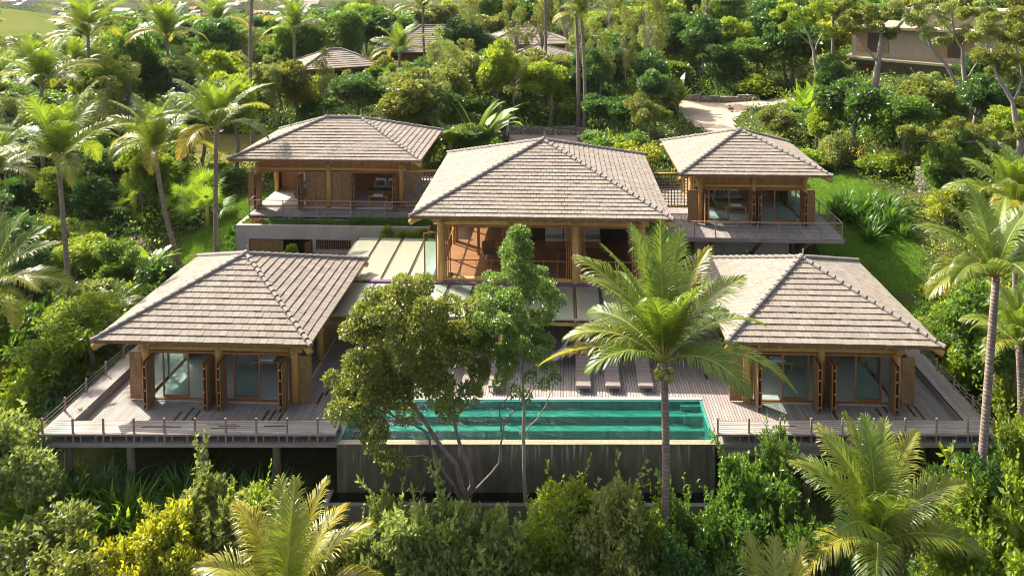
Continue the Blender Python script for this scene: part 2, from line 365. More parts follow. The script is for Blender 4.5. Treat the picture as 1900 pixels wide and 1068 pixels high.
def ground_at(u, v):
    r = ray(u, v); t0 = 5.0
    for k in range(4000):
        t0 += .25+t0*.002; p = r*t0; p[2] += CAMH
        if p[2] < hgt(p[0], p[1]): return p
    return p
ys = np.concatenate([np.arange(2, 110, 1.5), np.arange(110, 300, 6), np.geomspace(300, 2500, 30)])
V = []; nx = 121
for y in ys:
    half = 14+y*1.0 if y < 300 else y*1.05
    xs = np.linspace(-half, half, nx); V.append(np.stack([xs, np.full(nx, y), hgt(xs, np.full(nx, y))], 1))
V = np.concatenate(V); g = MB(); ny = len(ys)
g.add(V, [(j*nx+i, j*nx+i+1, (j+1)*nx+i+1, (j+1)*nx+i) for j in range(ny-1) for i in range(nx-1)])
def m_ground():
    m, t, p, o = newmat('ground_soil'); v = coords(t); n = noise(t, v, .35, 6); n2 = noise(t, v, 5, 4); c = sep(t, v)
    col = mix(t, ramp(t, n2, .35, .65), (.035, .045, .012), (.075, .085, .025)); col = mix(t, mathn(t, 'MULTIPLY', ramp(t, n, .45, .7), .6), col, (.10, .075, .045))
    hill = noise(t, v, .03, 4); fieldc = mix(t, ramp(t, hill, .4, .6), (.085, .12, .025), (.13, .14, .04))
    d = mathn(t, 'ADD', mathn(t, 'POWER', mathn(t, 'DIVIDE', mathn(t, 'ADD', c[0], 190), 75), 2), mathn(t, 'POWER', mathn(t, 'DIVIDE', mathn(t, 'SUBTRACT', c[1], 245), 60), 2))
    col = mix(t, ramp(t, mathn(t, 'ADD', d, mathn(t, 'MULTIPLY', n2, .3)), 1.25, .95), col, fieldc)
    L(t, col, p.inputs['Base Color']); p.inputs['Roughness'].default_value = 1.0; p.inputs['Specular IOR Level'].default_value = 0.0; bump(t, p, n2, .08); return m
struct('ground', g, m_ground(), smooth=True)
hz = MB(); hz.box(-3000, 3000, -20, 2900, -45, 60)
hm = bpy.data.materials.new('haze'); hm.use_nodes = True; hm.node_tree.nodes.clear()
hv = hm.node_tree.nodes.new('ShaderNodeVolumePrincipled'); hv.inputs['Color'].default_value = (.92, .95, 1, 1); hv.inputs['Density'].default_value = .00005; hv.inputs['Anisotropy'].default_value = .3
ho_ = hm.node_tree.nodes.new('ShaderNodeOutputMaterial'); hm.node_tree.links.new(hv.outputs[0], ho_.inputs['Volume'])
struct('haze', hz, hm, 'stuff')

def draped(name, fn, x0, x1, y0, y1, step, mat, lift, kind='structure'):
    b = MB(); q = []
    for x in np.arange(x0, x1, step):
        for y in np.arange(y0, y1, step):
            if fn(x+step/2, y+step/2):
                X = np.array([x, x+step, x+step, x]); Y = np.array([y, y, y+step, y+step])
                q.append(np.stack([X, Y, hgt(X, Y)+lift], 1))
    b.quads(q); return struct(name, b, mat)
def inpoly(P):
    P = np.array(P, float)
    def f(x, y):
        c = False; j = len(P)-1
        for i in range(len(P)):
            if (P[i][1] > y) != (P[j][1] > y) and x < (P[j][0]-P[i][0])*(y-P[i][1])/(P[j][1]-P[i][1])+P[i][0]: c = not c
            j = i
        return c
    return f
M['lawn'] = m_simple('lawn_turf', (.045, .10, .010), (.10, .165, .02), 1.2, .9, bd=.03, spec=0.0)
M['drylawn'] = m_simple('dry_turf', (.12, .12, .03), (.19, .16, .06), .8, .9, bd=.03, spec=0.0)
LAWN_R = inpoly([(16.5, 43), (19.5, 42), (23.3, 49), (24.8, 55), (22.5, 61), (17, 62), (17, 50)])
LAWN_L = inpoly([(-21.2, 44), (-25, 45), (-26.5, 51), (-24.5, 56), (-21.5, 57)])
LAWN_L2 = inpoly([(-36, 64), (-22, 61), (-20, 66), (-26, 72), (-38, 72)])
draped('lawn', LAWN_R, 16, 30, 42, 63, .5, M['lawn'], .03)
draped('lawn', LAWN_L, -28, -20, 43, 58, .5, M['lawn'], .03)
draped('lawn', LAWN_L2, -40, -18, 60, 74, .5, M['drylawn'], .03)
def gz(u, v): p = ground_at(u, v); return (p[0], p[1])
DRV = [gz(1245, 178), gz(1330, 190), gz(1420, 186), gz(1520, 176), gz(1520, 186), gz(1420, 197), gz(1385, 205), gz(1362, 222), gz(1368, 262), gz(1335, 262), gz(1285, 232), gz(1255, 205), gz(1235, 186)]
DRIVE = inpoly(DRV); PARK = inpoly([gz(925, 249), gz(1085, 249), gz(1090, 285), gz(905, 285)]); PATH = inpoly([gz(246, 304), gz(262, 294), gz(345, 290), gz(352, 314), gz(300, 326), gz(250, 326)])
draped('driveway', DRIVE, 8, 45, 66, 100, .4, M['drive'], .03)
draped('parking_court', PARK, -16, 12, 58, 78, .5, M['paving'], .03)
draped('path', PATH, -48, -22, 52, 74, .5, M['drive'], .03)
draped('terrace_floor', lambda x, y: True, -12, 12, 39, 47.5, 1, M['paving'], .45)

# ================================================================ roofs
def clip_poly(S, P):
    out = [tuple(s) for s in S]
    for i in range(len(P)):
        a = P[i]; b = P[(i+1) % len(P)]
        if abs(a[0]-b[0])+abs(a[1]-b[1]) < 1e-6: continue
        ins = lambda p: (b[0]-a[0])*(p[1]-a[1])-(b[1]-a[1])*(p[0]-a[0]) >= -1e-9
        src = out; out = []
        for j in range(len(src)):
            p = src[j-1]; q = src[j]; ip, iq = ins(p), ins(q)
            if ip != iq:
                d1 = (b[0]-a[0])*(p[1]-a[1])-(b[1]-a[1])*(p[0]-a[0]); d2 = (b[0]-a[0])*(q[1]-a[1])-(b[1]-a[1])*(q[0]-a[0])
                s = d1/(d1-d2); out.append((p[0]+(q[0]-p[0])*s, p[1]+(q[1]-p[1])*s))
            if iq: out.append(q)
        if len(out) < 3: return []
    return out
def hip_roof(root, x0, x1, y0, y1, ze, za, xa, xb, ex=.345, tw=.36, seed=0, detail=True):
    rr = random.Random(seed); yc = (y0+y1)/2
    A = np.array([xa, yc, za]); B = np.array([xb, yc, za]); c = [np.array(p, float) for p in ((x0, y0, ze), (x1, y0, ze), (x1, y1, ze), (x0, y1, ze))]
    tiles = MB(); sof = MB()
    for P0, P1, T1, T0 in ((c[0], c[1], B, A), (c[1], c[2], B, B), (c[2], c[3], A, B), (c[3], c[0], A, A)):
        W = np.linalg.norm(P1-P0); u = (P1-P0)/W; d = T0-P0; v = d-u*(d@u); S = np.linalg.norm(v); v /= S; n = np.cross(u, v)
        reg = [(0, 0), (W, 0), ((T1-P0)@u, S), ((T0-P0)@u, S)]
        nrow = round(S/ex); e = S/nrow
        for r in range(nrow):
            v0 = r*e; sag = rr.uniform(-.004, .004)
            for k in range(-1, int(W/tw)+2):
                a = (k+(.5 if r % 2 else 0))*tw; poly = clip_poly([(a+.007, v0), (a+tw-.007, v0), (a+tw-.007, v0+e), (a+.007, v0+e)], reg)
                if len(poly) < 3: continue
                l = rr.uniform(-.009, .012)+sag; m = len(poly)
                top = [P0+u*p[0]+v*p[1]+n*(.02+(.042+l)*(1-(p[1]-v0)/e)) for p in poly]
                bot = [P0+u*p[0]+v*(p[1])+n*(-.01) for p in poly]
                tiles.add(top+bot, [tuple(range(m))]+[(i, i+m, (i+1) % m+m, (i+1) % m) for i in range(m)])
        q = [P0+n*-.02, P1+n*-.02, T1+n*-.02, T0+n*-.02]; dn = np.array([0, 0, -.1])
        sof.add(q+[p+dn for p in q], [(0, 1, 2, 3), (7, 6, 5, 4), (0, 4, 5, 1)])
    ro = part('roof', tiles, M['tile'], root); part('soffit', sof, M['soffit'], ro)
    cap = MB()
    for a, b in ((c[0], A), (c[1], B), (c[2], B), (c[3], A)):
        Ln = np.linalg.norm(b-a); d = (b-a)/Ln; st = .40; k = int(Ln/st)
        for i in range(k+1):
            s0 = -.12+i*st; s1 = min(s0+st+.03, Ln); off = np.array([0, 0, .05])
            cap.tube([a+d*s0+off+[0, 0, .035], a+d*s1+off], [.118+rr.uniform(-.006, .006), .092], 8)
    if xb-xa > .3:
        k = int((xb-xa)/.4)
        for i in range(k+1): cap.tube([A+[i*.4, 0, .1], A+[min((i+1)*.4+.03, xb-xa), 0, .07]], [.14, .11], 8)
    cap.tube([A+[0, 0, -.05], A+[0, 0, .12], A+[0, 0, .2]], [.2, .18, .1], 10); 
    if xb-xa > .3: cap.tube([B+[0, 0, -.05], B+[0, 0, .12], B+[0, 0, .2]], [.2, .18, .1], 10)
    part('ridge_tiles', cap, M['cap'], ro)
    fn = MB(); fn.tube([A+[.1, 0, .15], A+[.1, 0, .45]], .035, 8); part('lightning_rod', fn, M['rim'], ro)
    if detail:
        sl = (za-ze)/(yc-y0); f = None; k = int((x1-x0)/.92)
        for i in range(k):
            x = x0+.5+(x1-x0-1)*i/(k-1); d = min(2.4, (min(x-x0, x1-x))*1.0+.2)
            if f is None or d < 2.39:
                b = MB(); b.tube([(x, y0+.06, ze-.17), (x, y0+.06+d, ze-.17+d*sl)], .06, 8); o = part('rafter', b, M['log'], root, True)
                if d >= 2.39: f = o; fx = x
            else:
                o = f.copy(); sc.collection.objects.link(o); o.parent = root; o.location = (x-fx, 0, 0)
        for p, q in ((c[0], A), (c[1], B), (c[2], B), (c[3], A)):
            b = MB(); d = (q-p)/np.linalg.norm(q-p); b.tube([p+d*-.05+[0, 0, -.28], p+d*3.2+[0, 0, -.30]], .15, 10); part('hip_beam', b, M['log'], root, True)
    return ro

def leaf_panel(parent, x, y, z, wd, h, ang, name='shutter', fill='weave', fillname='woven_panel', fr=.06, th=.04):
    """framed leaf hinged at (x,y), running wd metres in direction ang"""
    c, s = math.cos(ang), math.sin(ang); b = MB()
    P = lambda t, zz: (x+c*t, y+s*t, zz)
    up = (-s, c, 0)
    b.beam(P(fr/2, z), P(fr/2, z+h), th, fr, up) if False else None
    def bar(t0, t1, z0, z1, t=th):
        v = [(x+c*tt-s*k, y+s*tt+c*k, zz) for zz in (z0, z1) for k in (-t/2, t/2) for tt in (t0, t1)]
        b.add(v, [(0, 2, 3, 1), (4, 5, 7, 6), (0, 1, 5, 4), (2, 6, 7, 3), (0, 4, 6, 2), (1, 3, 7, 5)])
    bar(0, fr, z, z+h); bar(wd-fr, wd, z, z+h); bar(fr, wd-fr, z+.003, z+fr*1.6); bar(fr, wd-fr, z+h-fr, z+h-.003)
    o = part(name, b, M['redwood'], parent)
    b = MB(); bar(fr, wd-fr, z+fr*1.6, z+h-fr, .018); part(fillname, b, M[fill], o)
    return o
def stack(parent, x, y, z, wd, h, sgn):
    leaf_panel(parent, x, y, z, wd, h, R(-90-3*sgn)); o = leaf_panel(parent, x+.09*sgn, y, z, wd, h, R(-90+2*sgn))
    hb = MB()
    for k in (.12, .4, .68, .9): hb.box(x+.02*sgn-.05, x+.02*sgn+.05, y-wd-.02, y-wd+.02, z+h*k-.035, z+h*k+.035)
    part('hinge', hb, M['rim'], o)

def make_bed(loc, label, rz=0):
    t = thing('bed', label, 'bed', loc, 'beds in the bedrooms', rot=(0, 0, rz)); x, y, z = loc
    b = MB(); b.box(x-.95, x+.95, y-1.05, y+1.05, z, z+.28); part('bed_base', b, M['redwood'], t)
    b = MB(); b.box(x-1.0, x+1.0, y-1.06, y+1.0, z+.28, z+.58); o = part('mattress', b, M['white'], t); bev(o, .06)
    b = MB(); b.box(x-1.03, x+1.03, y-1.09, y-.25, z+.2, z+.61); o = part('throw', b, M['olive'], t); bev(o, .05)
    for k in (-.47, .47):
        b = MB(); b.box(x+k-.4, x+k+.4, y+.55, y+.78, z+.56, z+1.05); o = part('pillow', b, M['white'], t); bev(o, .09)
        b = MB(); b.box(x+k-.3, x+k+.3, y+.33, y+.52, z+.56, z+.9); o = part('cushion', b, M['brownc'], t); bev(o, .08)
    return t
def bev(o, w, seg=2):
    m = o.modifiers.new('bevel', 'BEVEL'); m.width = w; m.segments = seg; m.limit_method = 'NONE'
def make_bench(loc, label):
    x, y, z = loc; t = thing('bed_bench', label, 'bench', loc, 'benches at the feet of the beds')
    b = MB(); b.box(x-.7, x+.7, y-.25, y+.25, z+.40, z+.47); part('bench_top', b, M['log'], t)
    for k in (-.62, .62): b = MB(); b.box(x+k-.04, x+k+.04, y-.22, y+.22, z, z+.40); part('leg', b, M['log'], t)
    b = MB(); b.box(x-.35, x+.35, y-.2, y+.2, z+.475, z+.56); o = single('folded_towel', b, M['white'], 'stack of folded white towels on the '+label.split(' in ')[-1]+' bench' if ' in ' in label else 'folded white towels on the bench', 'towel', 'towels on the benches')
    bev(o, .02)

def pavilion(name, label, roof, posts, yf, yb, zf, dh, ztop, els, inner='palefloor', sidel='glass', sider='glass', deep=.75, part_y=None):
    x0, x1 = posts[0], posts[-1]
    root = thing(name, label, 'house', ((x0+x1)/2, (yf+yb)/2, zf))
    hip_roof(root, *roof)
    b = MB(); b.box(x0-.1, x1+.1, yf-.12, yb+.1, zf-.2, zf+.03); part('floor', b, M[inner], root)
    for x in posts:
        b = MB(); b.tube([(x, yf-.02, zf-.1), (x+.01, yf-.02, (zf+ztop)/2), (x, yf-.02, ztop)], [.19, .18, .175], 14); part('post', b, M['log'], root, True)
    for x in (x0, x1):
        for y in ((yf+yb)/2, yb):
            b = MB(); b.tube([(x, y, zf-.1), (x, y, ztop)], .16, 10); part('post', b, M['log'], root, True)
    zb = zf+dh+.24
    b = MB(); b.tube([(x0-.35, yf, zb), ((x0+x1)/2, yf+.01, zb+.02), (x1+.35, yf, zb)], .13, 12); part('beam', b, M['log'], root, True)
    for x in (x0, x1): b = MB(); b.tube([(x, yf-.3, zb+.01), (x, yb+.3, zb+.01)], .125, 10); part('beam', b, M['log'], root, True)
    b = MB(); b.box(x0+.1, x1-.1, yf+.02, yf+.07, zb+.08, ztop+.5); part('plank_band', b, M['plank'], root)
    for x in (x0, x1):
        b = MB(); b.box(x-.025, x+.025, yf+.2, yb-.1, zb+.08, ztop+.1); part('plank_band', b, M['plank'], root)
    b = MB(); b.box(x0+.17, x1-.17, yb-.03, yb+.03, zf+.03, ztop+.1); part('back_wall', b, M['plank'], root)
    if part_y: b = MB(); b.box(x0+.17, x1-.17, part_y, part_y+.06, zf+.03, ztop-.1); part('inner_wall', b, M['plank'], root)
    for i in range(len(posts)-1):
        a, c = posts[i]+.19, posts[i+1]-.19; b = MB()
        b.box(a, c, yf-.06, yf+.06, zf+dh, zf+dh+.1).box(a, a+.07, yf-.055, yf+.055, zf+.03, zf+dh-.001).box(c-.07, c, yf-.055, yf+.055, zf+.03, zf+dh-.001).box(a+.07, c-.07, yf-.055, yf+.055, zf+.03, zf+.09)
        part('door_frame', b, M['redwood'], root)
    for e in els:
        if e[0] == 'stack': stack(root, e[1], yf-.12, zf+.04, e[3] if len(e) > 3 else deep, dh-.06, e[2])
        elif e[0] == 'glass':
            o = leaf_panel(root, e[1], yf+.08, zf+.09, e[2]-e[1], dh-.1, 0, 'sliding_door', 'glass', 'pane', .07)
        elif e[0] == 'screen':
            n = max(1, round((e[2]-e[1])/.8)); wd = (e[2]-e[1])/n
            for k in range(n): leaf_panel(root, e[1]+k*wd+.005, yf+(e[3] if len(e) > 3 else 0), zf+.05, wd-.01, dh-.04, 0, 'woven_screen')
    for x, kind in ((x0, sidel), (x1, sider)):
        n = 4; seg = (yb-yf-.4)/n
        for k in range(n):
            y = yf+.2+k*seg; gl = kind == 'glass' and k < 2
            if kind == 'open' and k < 2: continue
            leaf_panel(root, x, y, zf+.03, seg-.02, dh+.06, R(90), 'side_panel', 'glass' if gl else 'weave', 'pane' if gl else 'woven_panel', .07)
    return root

# ---- lower left pavilion
def XU(u, v, y): return float(atY(u, v, y)[0])
b1 = pavilion('pavilion', 'lower left square pavilion with tiled hip roof on the left timber deck', (-20.95, -11.1, 31.97, 41.7, 3.3, 5.42, -16.0, -16.0), [-19.15, -15.75, -12.2], 33.1, 40.3, 0.0, 2.25, 2.95,
    [('stack', -18.75, -1), ('glass', -18.45, -17.2), ('stack', -16.05, 1), ('stack', -15.35, -1), ('glass', -15.1, -13.85), ('stack', -12.6, 1), ('screen', -19.95, -19.38, -.05), ('screen', -12.0, -11.4, -.05)])
make_bed((-13.7, 38.6, .03), 'double bed with white sheets inside the lower left pavilion'); make_bench((-14.6, 35.9, .03), 'low wooden bench in the lower left pavilion')
# ---- lower right pavilion
b2 = pavilion('pavilion', 'lower right square pavilion with tiled hip roof beside the pool', (7.3, 16.55, 33.02, 42.55, 3.3, 5.30, 11.95, 11.95), [8.45, 11.75, 15.1], 34.15, 41.2, 0.0, 2.25, 2.95,
    [('stack', 8.85, -1), ('glass', 10.05, 11.25), ('stack', 11.4, 1), ('stack', 12.1, -1), ('glass', 13.3, 14.5), ('stack', 14.75, 1), ('screen', 7.65, 8.25, -.05), ('screen', 15.3, 15.9, -.05)])
make_bed((10.3, 39.3, .03), 'double bed with white sheets inside the lower right pavilion'); make_bench((10.6, 36.9, .03), 'low wooden bench in the lower right pavilion')
# ---- upper left house
zU = 3.45
xu = lambda u: XU(u, 350, 50.4)
b3 = pavilion('ridge_roofed_house', 'upper left house with long ridged tile roof on a concrete base', (-22.3, -9.35, 49.05, 58.3, 7.05, 8.95, -17.1, -14.55), [xu(479), xu(610), xu(744)], 50.4, 57.2, zU, 2.4, 6.5,
    [('stack', xu(484), -1, .8), ('stack', xu(562), 1, .8), ('screen', xu(567), xu(606)), ('screen', xu(616), xu(655)), ('stack', xu(660), -1, .6), ('stack', xu(735), 1, .8), ('screen', xu(461), xu(475), -.05)], 'palefloor', 'open', 'weave', part_y=54.3)
make_bed((xu(700)-.1, 53.2, zU+.03), 'double bed with white pillows in the right room of the upper left house'); make_bench((xu(700)-.2, 51.5, zU+.03), 'low wooden bench in the right room of upper left house')
make_bed((xu(556), 53.1, zU+.03), 'bed in the sunlit left room of the upper left house'); 
b = MB(); xb = xu(530)
for k in range(10): b.box(xb+k*.06-.3, xb+k*.06-.25, 54.0+.05*(k % 2), 54.08+.05*(k % 2), zU+.05, zU+2.4)
single('curtain', b, M['white'], 'white curtain hanging in the left room of the upper left house', 'curtain')
# concrete base with planter and rail
bx0, bx1, by = -21.3, -8.5, 47.6
b = MB(); b.box(bx0, bx1, by-.0, by+.25, 2.2, 3.1)
o1a, o1b, o2a, o2b = XU(462, 460, by), XU(580, 460, by), XU(586, 455, by), XU(652, 455, by)
b.box(bx0, o1a, by, by+.25, -.6, 2.2).box(o1b, o2a, by, by+.25, -.6, 2.2).box(o2b, bx1, by, by+.25, -.6, 2.2).box(o2a, o2b, by, by+.25, -.6, 1.5).box(o1a, o1b, by, by+.25, -.6, .4)
b.box(bx0, bx0+.25, by+.25, 58, -.6, 3.1).box(bx1-.25, bx1, by+.25, 58, -.6, 3.1).box(bx0+.25, bx1-.25, 48.55, 48.7, 2.6, 3.2)
base = part('concrete_base', b, M['concrete'], b3)
b = MB(); b.box(bx0+.25, bx1-.25, by+.25, 48.55, 2.7, 2.95); part('planter_soil', b, M['darkin'], base)
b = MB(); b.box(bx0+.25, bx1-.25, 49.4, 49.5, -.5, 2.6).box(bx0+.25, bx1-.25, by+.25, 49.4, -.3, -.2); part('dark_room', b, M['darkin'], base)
for k in range(3): leaf_panel(base, o1a+k*.75+.02, by+.12, .42, .73, 1.7, 0, 'woven_screen')
leaf_panel(base, o1b-.1, by+.1, .42, .6, 1.7, R(-115), 'woven_screen')
b = MB(); b.box(o2a, o2b, by+.08, by+.14, 1.5, 1.56).box(o2a, o2b, by+.08, by+.14, 2.12, 2.19)
for k in range(16): xx = o2a+.08+(o2b-o2a-.16)*k/15; b.box(xx-.03, xx+.03, by+.09, by+.13, 1.56, 2.12)
part('slatted_window', b, M['weave'], base)
b = MB(); b.box(-20.95, -9.4, 48.7, 58, 3.3, 3.42); part('deck', b, M['deck'], b3)
def rail(root, pts, z, h, n, name='rail_post', r=.03, ncable=3):
    for (p, q), k in zip(zip(pts[:-1], pts[1:]), n):
        p = np.array(p, float); q = np.array(q, float)
        for i in range(k+1):
            if i == k and (q != pts[-1]).any(): continue
            c = p+(q-p)*i/k; b = MB(); b.box(c[0]-r, c[0]+r, c[1]-r, c[1]+r, z-.25, z+h); part(name, b, M['railpost'], root)
        b = MB(); b.beam((*p, z+h+.02), (*q, z+h+.02), .07, .04); part('handrail', b, M['railpost'], root)
        b = MB()
        for j in range(1, ncable+1): b.tube([(*p, z+h*j/(ncable+1)), (*q, z+h*j/(ncable+1))], .008, 5, False)
        part('cable', b, M['steel'], root)
rt = thing('railing', 'steel and timber railing along the upper left house terrace', 'railing', (-20.9, 48.75, 3.3), 'terrace railings')
rail(rt, [(-20.85, 50.3), (-20.85, 48.75), (-9.4, 48.75)], 3.42, .95, [1, 5])
# ---- lattice screens
def lattice(xa, xb, y, z0, z1, label):
    t = thing('lattice_screen', label, 'lattice', ((xa+xb)/2, y, z0), 'timber lattices between the roofs')
    b = MB(); n = int((xb-xa)/.2); m = int((z1-z0)/.2)
    for i in range(n+1): x = xa+(xb-xa)*i/n; b.box(x-.03, x+.03, y-.03, y, z0, z1)
    for j in range(m+1): z = z0+(z1-z0)*j/m; b.box(xa, xb, y, y+.03, z-.03, z+.03)
    part('grid', b, M['oldlog'], t)
    b = MB(); b.tube([(xa-.1, y, z1+.08), (xb+.1, y, z1+.08)], .09, 8); part('top_rail', b, M['log'], t, True)
    b = MB(); b.tube([(xa-.1, y, z0-.08), (xb+.1, y, z0-.08)], .09, 8); part('bottom_rail', b, M['log'], t, True)
lattice(-10.7, -7.7, 50.5, 3.7, 5.9, 'timber lattice screen right of the upper left house')
lattice(6.2, 8.6, 51.5, 3.5, 5.6, 'timber lattice screen left of the upper right house')
# ---- upper right house
zR = 3.0; xr = lambda u: XU(u, 380, 49.65)
b4 = pavilion('raised_pavilion', 'upper right pavilion with tiled hip roof above the bright lawn', (7.55, 17.0, 48.0, 57.1, 6.6, 8.5, 12.35, 12.35), [xr(1299), xr(1397), xr(1492)], 49.65, 56.2, zR, 2.2, 6.1,
    [('stack', xr(1308), -1), ('glass', xr(1315), xr(1354)), ('stack', xr(1392), 1), ('stack', xr(1405), -1), ('glass', xr(1437), xr(1478)), ('stack', xr(1487), 1), ('screen', xr(1275), xr(1294), -.3), ('screen', xr(1497), xr(1512), -.05)], 'palefloor', 'glass', 'glass', part_y=54.2)
make_bed((xr(1372), 53.1, zR+.03), 'double bed with white sheets inside the upper right pavilion'); make_bench((xr(1378), 51.6, zR+.03), 'low wooden bench in the upper right pavilion')
t = thing('timber_terrace', 'cantilevered timber terrace in front of the upper right pavilion', 'deck', (12.5, 48, 2.9))
b = MB(); b.box(6.9, 17.4, 46.85, 57, 2.9, 2.995); part('deck_boards', b, M['deck'], t)
b = MB(); b.box(6.9, 17.43, 46.8, 46.848, 2.72, 2.99).box(17.403, 17.45, 46.8, 57, 2.72, 2.99); part('rim_beam', b, M['deckbeam'], t)
b = MB(); b.box(8.6, 14.6, 48.6, 48.8, 0, 2.9).box(14.4, 14.6, 48.8, 56, 0, 2.9); part('retaining_wall', b, M['concrete'], t)
for x in (9.0, 12.0, 14.9):
    b = MB(); b.tube([(x, 48.5, 1.2), (x+.6, 47.2, 2.72)], .12, 9); part('brace', b, M['oldlog'], t, True)
b = MB(); b.tube([(15.1, 49.5, .6), (15.1, 49.5, 2.72)], .15, 9).tube([(15.1, 49.5, 1.3), (16.9, 48, 2.7)], .1, 8); part('brace', b, M['oldlog'], t, True)
rt = thing('railing', 'steel and timber railing round the upper right terrace', 'railing', (7, 46.9, 2.99), 'terrace railings')
rail(rt, [(7.0, 46.92), (17.33, 46.92), (17.33, 54.0)], 2.99, .95, [8, 5])

# ---- main house
zM = 2.85; xm = lambda u: XU(u, 470, 40.65)
mp = [xm(819), xm(949), xm(1068), xm(1190)]
mh = thing('main_house', 'central two storey timber house with the largest tiled hip roof', 'house', (-1.1, 45.8, 0))
hip_roof(mh, -8.0, 5.75, 39.1, 52.6, 6.7, 9.25, -1.15, -1.15, .33, .34)
for x in mp:
    b = MB(); b.tube([(x, 40.6, 0), (x, 40.6, 3.2), (x, 40.6, 6.6)], [.23, .22, .21], 14); part('post', b, M['log'], mh, True)
for x in (mp[0], mp[-1]):
    for y in (46, 51.5): b = MB(); b.tube([(x, y, 0), (x, y, 6.6)], .2, 12); part('post', b, M['log'], mh, True)
b = MB(); b.box(mp[0]-.1, mp[-1]+.1, 40.55, 51.6, zM-.25, zM); part('upper_floor', b, M['floorwood'], mh)
b = MB(); b.tube([(mp[0]-.4, 40.62, 5.95), (mp[-1]+.4, 40.62, 5.95)], .17, 12); part('beam', b, M['log'], mh, True)
b = MB(); b.tube([(mp[0]-.1, 40.62, zM-.12), (mp[-1]+.1, 40.62, zM-.12)], .15, 12); part('beam', b, M['log'], mh, True)
for x in (mp[0], mp[-1]): b = MB(); b.tube([(x, 40.3, 5.96), (x, 52, 5.96)], .16, 12); part('beam', b, M['log'], mh, True)
b = MB(); b.box(mp[0], mp[-1], 40.5, 40.56, 2.36, 2.66); part('plank_band', b, M['plank'], mh)
b = MB(); b.box(mp[0]-.05, mp[-1]+.05, 40.58, 40.63, 6.1, 7.2); part('plank_band', b, M['plank'], mh)
b = MB(); b.box(mp[0]+.2, mp[-1]-.2, 51.5, 51.6, zM, 6.7); part('back_wall', b, M['plank'], mh)
b = MB(); b.box(mp[-1]-.05, mp[-1]+.05, 40.8, 51.4, zM, 5.8); part('side_wall', b, M['plank'], mh)
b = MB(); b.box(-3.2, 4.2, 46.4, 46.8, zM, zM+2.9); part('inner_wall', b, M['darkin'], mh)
b = MB()
for y in (43.2, 45.5, 48.5): b.box(mp[0]-.04, mp[0]+.04, y-.07, y+.07, zM, 5.9)
b.box(mp[0]-.03, mp[0]+.03, 40.7, 51.4, zM+1.0, zM+1.07).box(mp[0]-.03, mp[0]+.03, 40.7, 51.4, zM+2.2, zM+2.27)
part('side_frame', b, M['redwood'], mh)
b = MB(); b.box(-5.0, -4.85, 43.8, 43.95, zM, 5.9); part('inner_post', b, M['redwood'], mh)
for i in range(3):
    a, c = mp[i]+.24, mp[i+1]-.24; b = MB()
    b.box(a, c, 40.52, 40.66, 5.68, 5.8).box(a, a+.08, 40.53, 40.65, zM, 5.68).box(c-.08, c, 40.53, 40.65, zM, 5.68); part('door_frame', b, M['redwood'], mh)
    for xx, sg in ((a+.16, 1), (c-.16, -1)):
        leaf_panel(mh, xx, 40.5, zM+.02, .75, 2.8, R(100 if sg > 0 else 80), 'folding_door', 'glass', 'pane', .08)
        leaf_panel(mh, xx+.1*sg, 40.5, zM+.02, .75, 2.8, R(97 if sg > 0 else 83), 'folding_door', 'glass', 'pane', .08)
    b = MB(); b.box(a, c, 40.46, 40.5, zM+.98, zM+1.03)
    for k in range(1, 4): b.box(a+(c-a)*k/4-.015, a+(c-a)*k/4+.015, 40.465, 40.495, zM, zM+.98)
    part('balustrade', b, M['redwood'], mh)
leaf_panel(mh, mp[0]-.2, 40.45, zM-.3, .75, 2.9, R(205), 'folding_door', 'glass', 'pane', .08)
b = MB()
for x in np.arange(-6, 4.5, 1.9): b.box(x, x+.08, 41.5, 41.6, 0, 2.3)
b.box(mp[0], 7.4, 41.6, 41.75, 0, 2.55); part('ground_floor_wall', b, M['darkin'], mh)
b = MB(); b.box(-10.6, 7.5, 40.28, 40.48, 2.42, 2.66); part('gutter', b, M['purple'], mh)
# furniture upstairs
t = thing('sofa', 'cream cushioned sofa in the middle bay of the main house', 'sofa', (.7, 45.6, zM)); b = MB(); b.box(-1.0, 2.4, 45.1, 46.1, zM, zM+.38); part('sofa_base', b, M['redwood'], t)
for k in range(3):
    b = MB(); b.box(-1+k*1.13, .1+k*1.13, 45.1, 45.95, zM+.38, zM+.55); bev(part('seat_cushion', b, M['cream'], t), .05)
    b = MB(); b.box(-1+k*1.13, .1+k*1.13, 45.9, 46.15, zM+.5, zM+1.1); bev(part('back_cushion', b, M['cream'], t), .05)
t = thing('armchair', 'wooden lounge chair in the sunny left bay of the main house', 'armchair', (-4.1, 42.8, zM), rot=(0, 0, R(25)))
b = MB(); b.box(-4.5, -3.7, 42.4, 43.2, zM+.32, zM+.42); part('seat', b, M['soffit'], t)
b = MB(); b.box(-4.5, -3.7, 43.15, 43.28, zM+.35, zM+1.1); part('backrest', b, M['soffit'], t)
for k in (-4.5, -3.78):
    for q in (42.42, 43.1): b = MB(); b.box(k, k+.08, q, q+.08, zM, zM+.6); part('leg', b, M['redwood'], t)
t = thing('low_table', 'dark wooden low table in the middle bay of the main house', 'table', (.6, 43.6, zM)); b = MB(); b.box(-.3, 1.5, 43.2, 44.0, zM+.38, zM+.45); part('tabletop', b, M['redwood'], t)
for k in (-.25, 1.37):
    for q in (43.25, 43.87): b = MB(); b.box(k, k+.08, q, q+.08, zM, zM+.38); part('leg', b, M['redwood'], t)
t = thing('shelf_cabinet', 'pale wall cabinet at the back of the main house', 'cabinet', (.7, 46.2, zM+1.5)); b = MB()
for k in range(4): b.box(-1.1+k*.95, -.22+k*.95, 46.15, 46.38, zM+1.5, zM+2.2)
